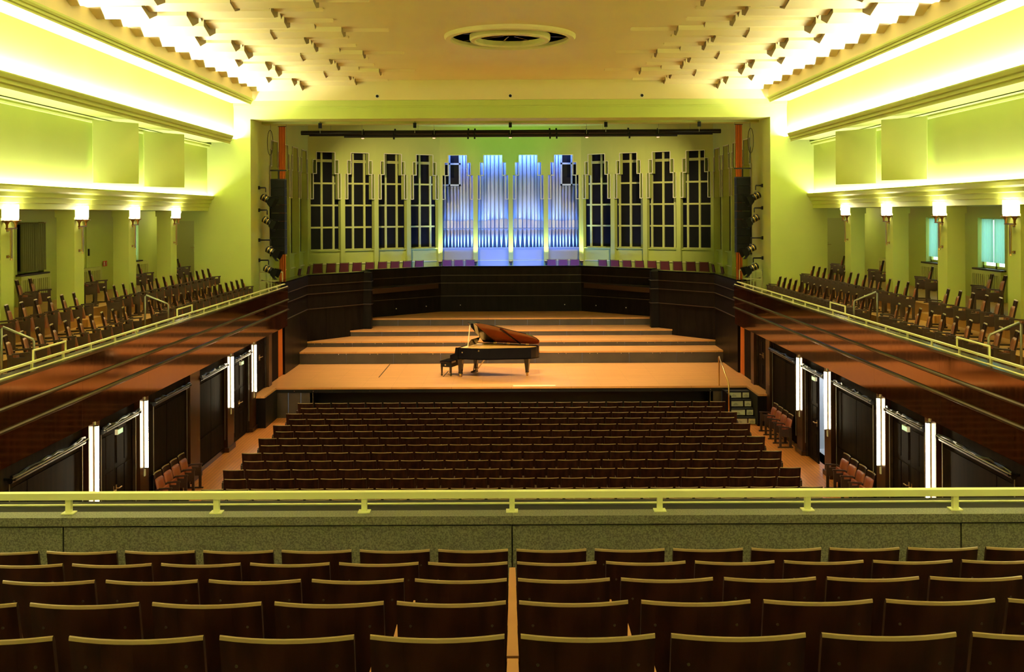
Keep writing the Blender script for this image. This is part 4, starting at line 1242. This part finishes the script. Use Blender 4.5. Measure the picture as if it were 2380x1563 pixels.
# stage steps on the right
st = thing('stage_steps', 'short stair of dark treads and cream risers at the right end of the stage', 'steps', (7.05, 31.35, 0))
for k in range(4):
    z = .22 * (k + 1); y = -.55 + .26 * k
    MB().box(-.36, .38, y - .02, y + .28, z - .035, z).build('tread', 'black', parent=st)
    for x0, x1 in ((-.33, .12), (.17, .37)):
        r_ = MB().box(x0, x1, y + .0, y + .02, z - .20, z - .04).build('riser', 'cream_board', parent=st)
        c = (x0 + x1) / 2
        for j in range(-3, 4):
            hh = .08 - abs(j) * .012
            MB().box(c + j * .022 - .003, c + j * .022 + .003, y - .004, y, z - .17, z - .17 + hh).build('vent_slit', 'slot', parent=r_)
MB().box(-.40, -.36, -.57, .60, 0, .88).build('side_board', 'stage_panel', parent=st)
hr = thing('step_handrail', 'bent brass handrail beside the right stage steps', 'handrail', (6.59, 30.75, 0))
MB().tube([(0, 1.35, .90), (0, 1.35, 1.86), (0, 1.30, 1.90), (0.02, .05, 1.25), (0.02, 0, 1.20), (0.02, 0, .10)], .022, 10).build('tube', 'brass', parent=hr, smooth=True)
MB().box(-.04, .06, -.05, .05, 0, .1).build('foot', 'black_metal', parent=hr)
# red fire sign
sg = thing('fire_sign', 'small red and white fire equipment sign in the left gallery', 'sign', (-12.165, 30.3, 5.02))
MB().box(0, .01, -.14, .14, -.08, .08).build('board', 'red_sign', parent=sg)
MB().box(.01, .012, -.11, -.05, -.06, .06).build('pictogram', 'sign_white', parent=sg)
m = MB(); m.bar((.011, .03, -.05), (.011, .08, .05), .02, .003); m.build('pictogram', 'sign_white', parent=sg)

# stage lamps: warm spots hung on the lighting bars
for k, x in enumerate((-5.6, -2.9, 0., 2.9, 5.6)):
    o = thing('bar_spotlight', f'small black downlight on the stage lighting bar, {ORD[k]} from the left', 'spotlight', (x, 38.4, 9.55))
    MB().tube([(0, 0, .05), (0, -.05, -.20)], .075, 12).build('lamp_body', 'black', parent=o)
    MB().tube([(0, -.05, -.20), (0, -.052, -.205)], .06, 12).build('lens', 'lens_glow', parent=o)
    MB().bar((0, 0, .02), (0, .15, .14), .03, .03).build('clamp', 'black_metal', parent=o)
    spot('stage_beam', (x, 38.33, 9.32), (x * .8, 36.0, .9), 1700, AMBER, 95, .8, .08)
for k, x in enumerate((-.6, .6)):  # added beams from the rosette, without fixtures, to brighten stage and risers
    spot('added_rosette_beam', (x, 25.55, 10.80), (x * 3, 35.5, .9), 4700, AMBER, 46, .7, .08)
for x in (-6.5, 6.5):  # added spots without fixtures, brightening the facade behind the stage
    spot('added_facade_beam', (x, 38.6, 9.30), (x * .80, 46.5, 6.6), 1900, AMBER, 64, .9, .08)
spot('green_wash', (0, 39.0, 9.75), (0, 48.0, 10.75), 900, (.25, 1.0, .12), 46, .9, .1)

for nm, ts in (('wall_stage_inner_left', (.35, .78)), ('wall_stage_back', (.14, .88)), ('wall_stage_inner_right', (.22, .65))):  # plain white discs standing in for tiny lights in the stage walls
    o = bpy.data.objects[nm]; Ln = 6.2 if nm.endswith('back') else math.hypot(2.75, 2.45)
    for t in ts: MB().tube([(t * Ln, -.012, 2.45), (t * Ln, -.035, 2.45)], .022, 10).build('wall_light_disc', 'sign_white', parent=o)
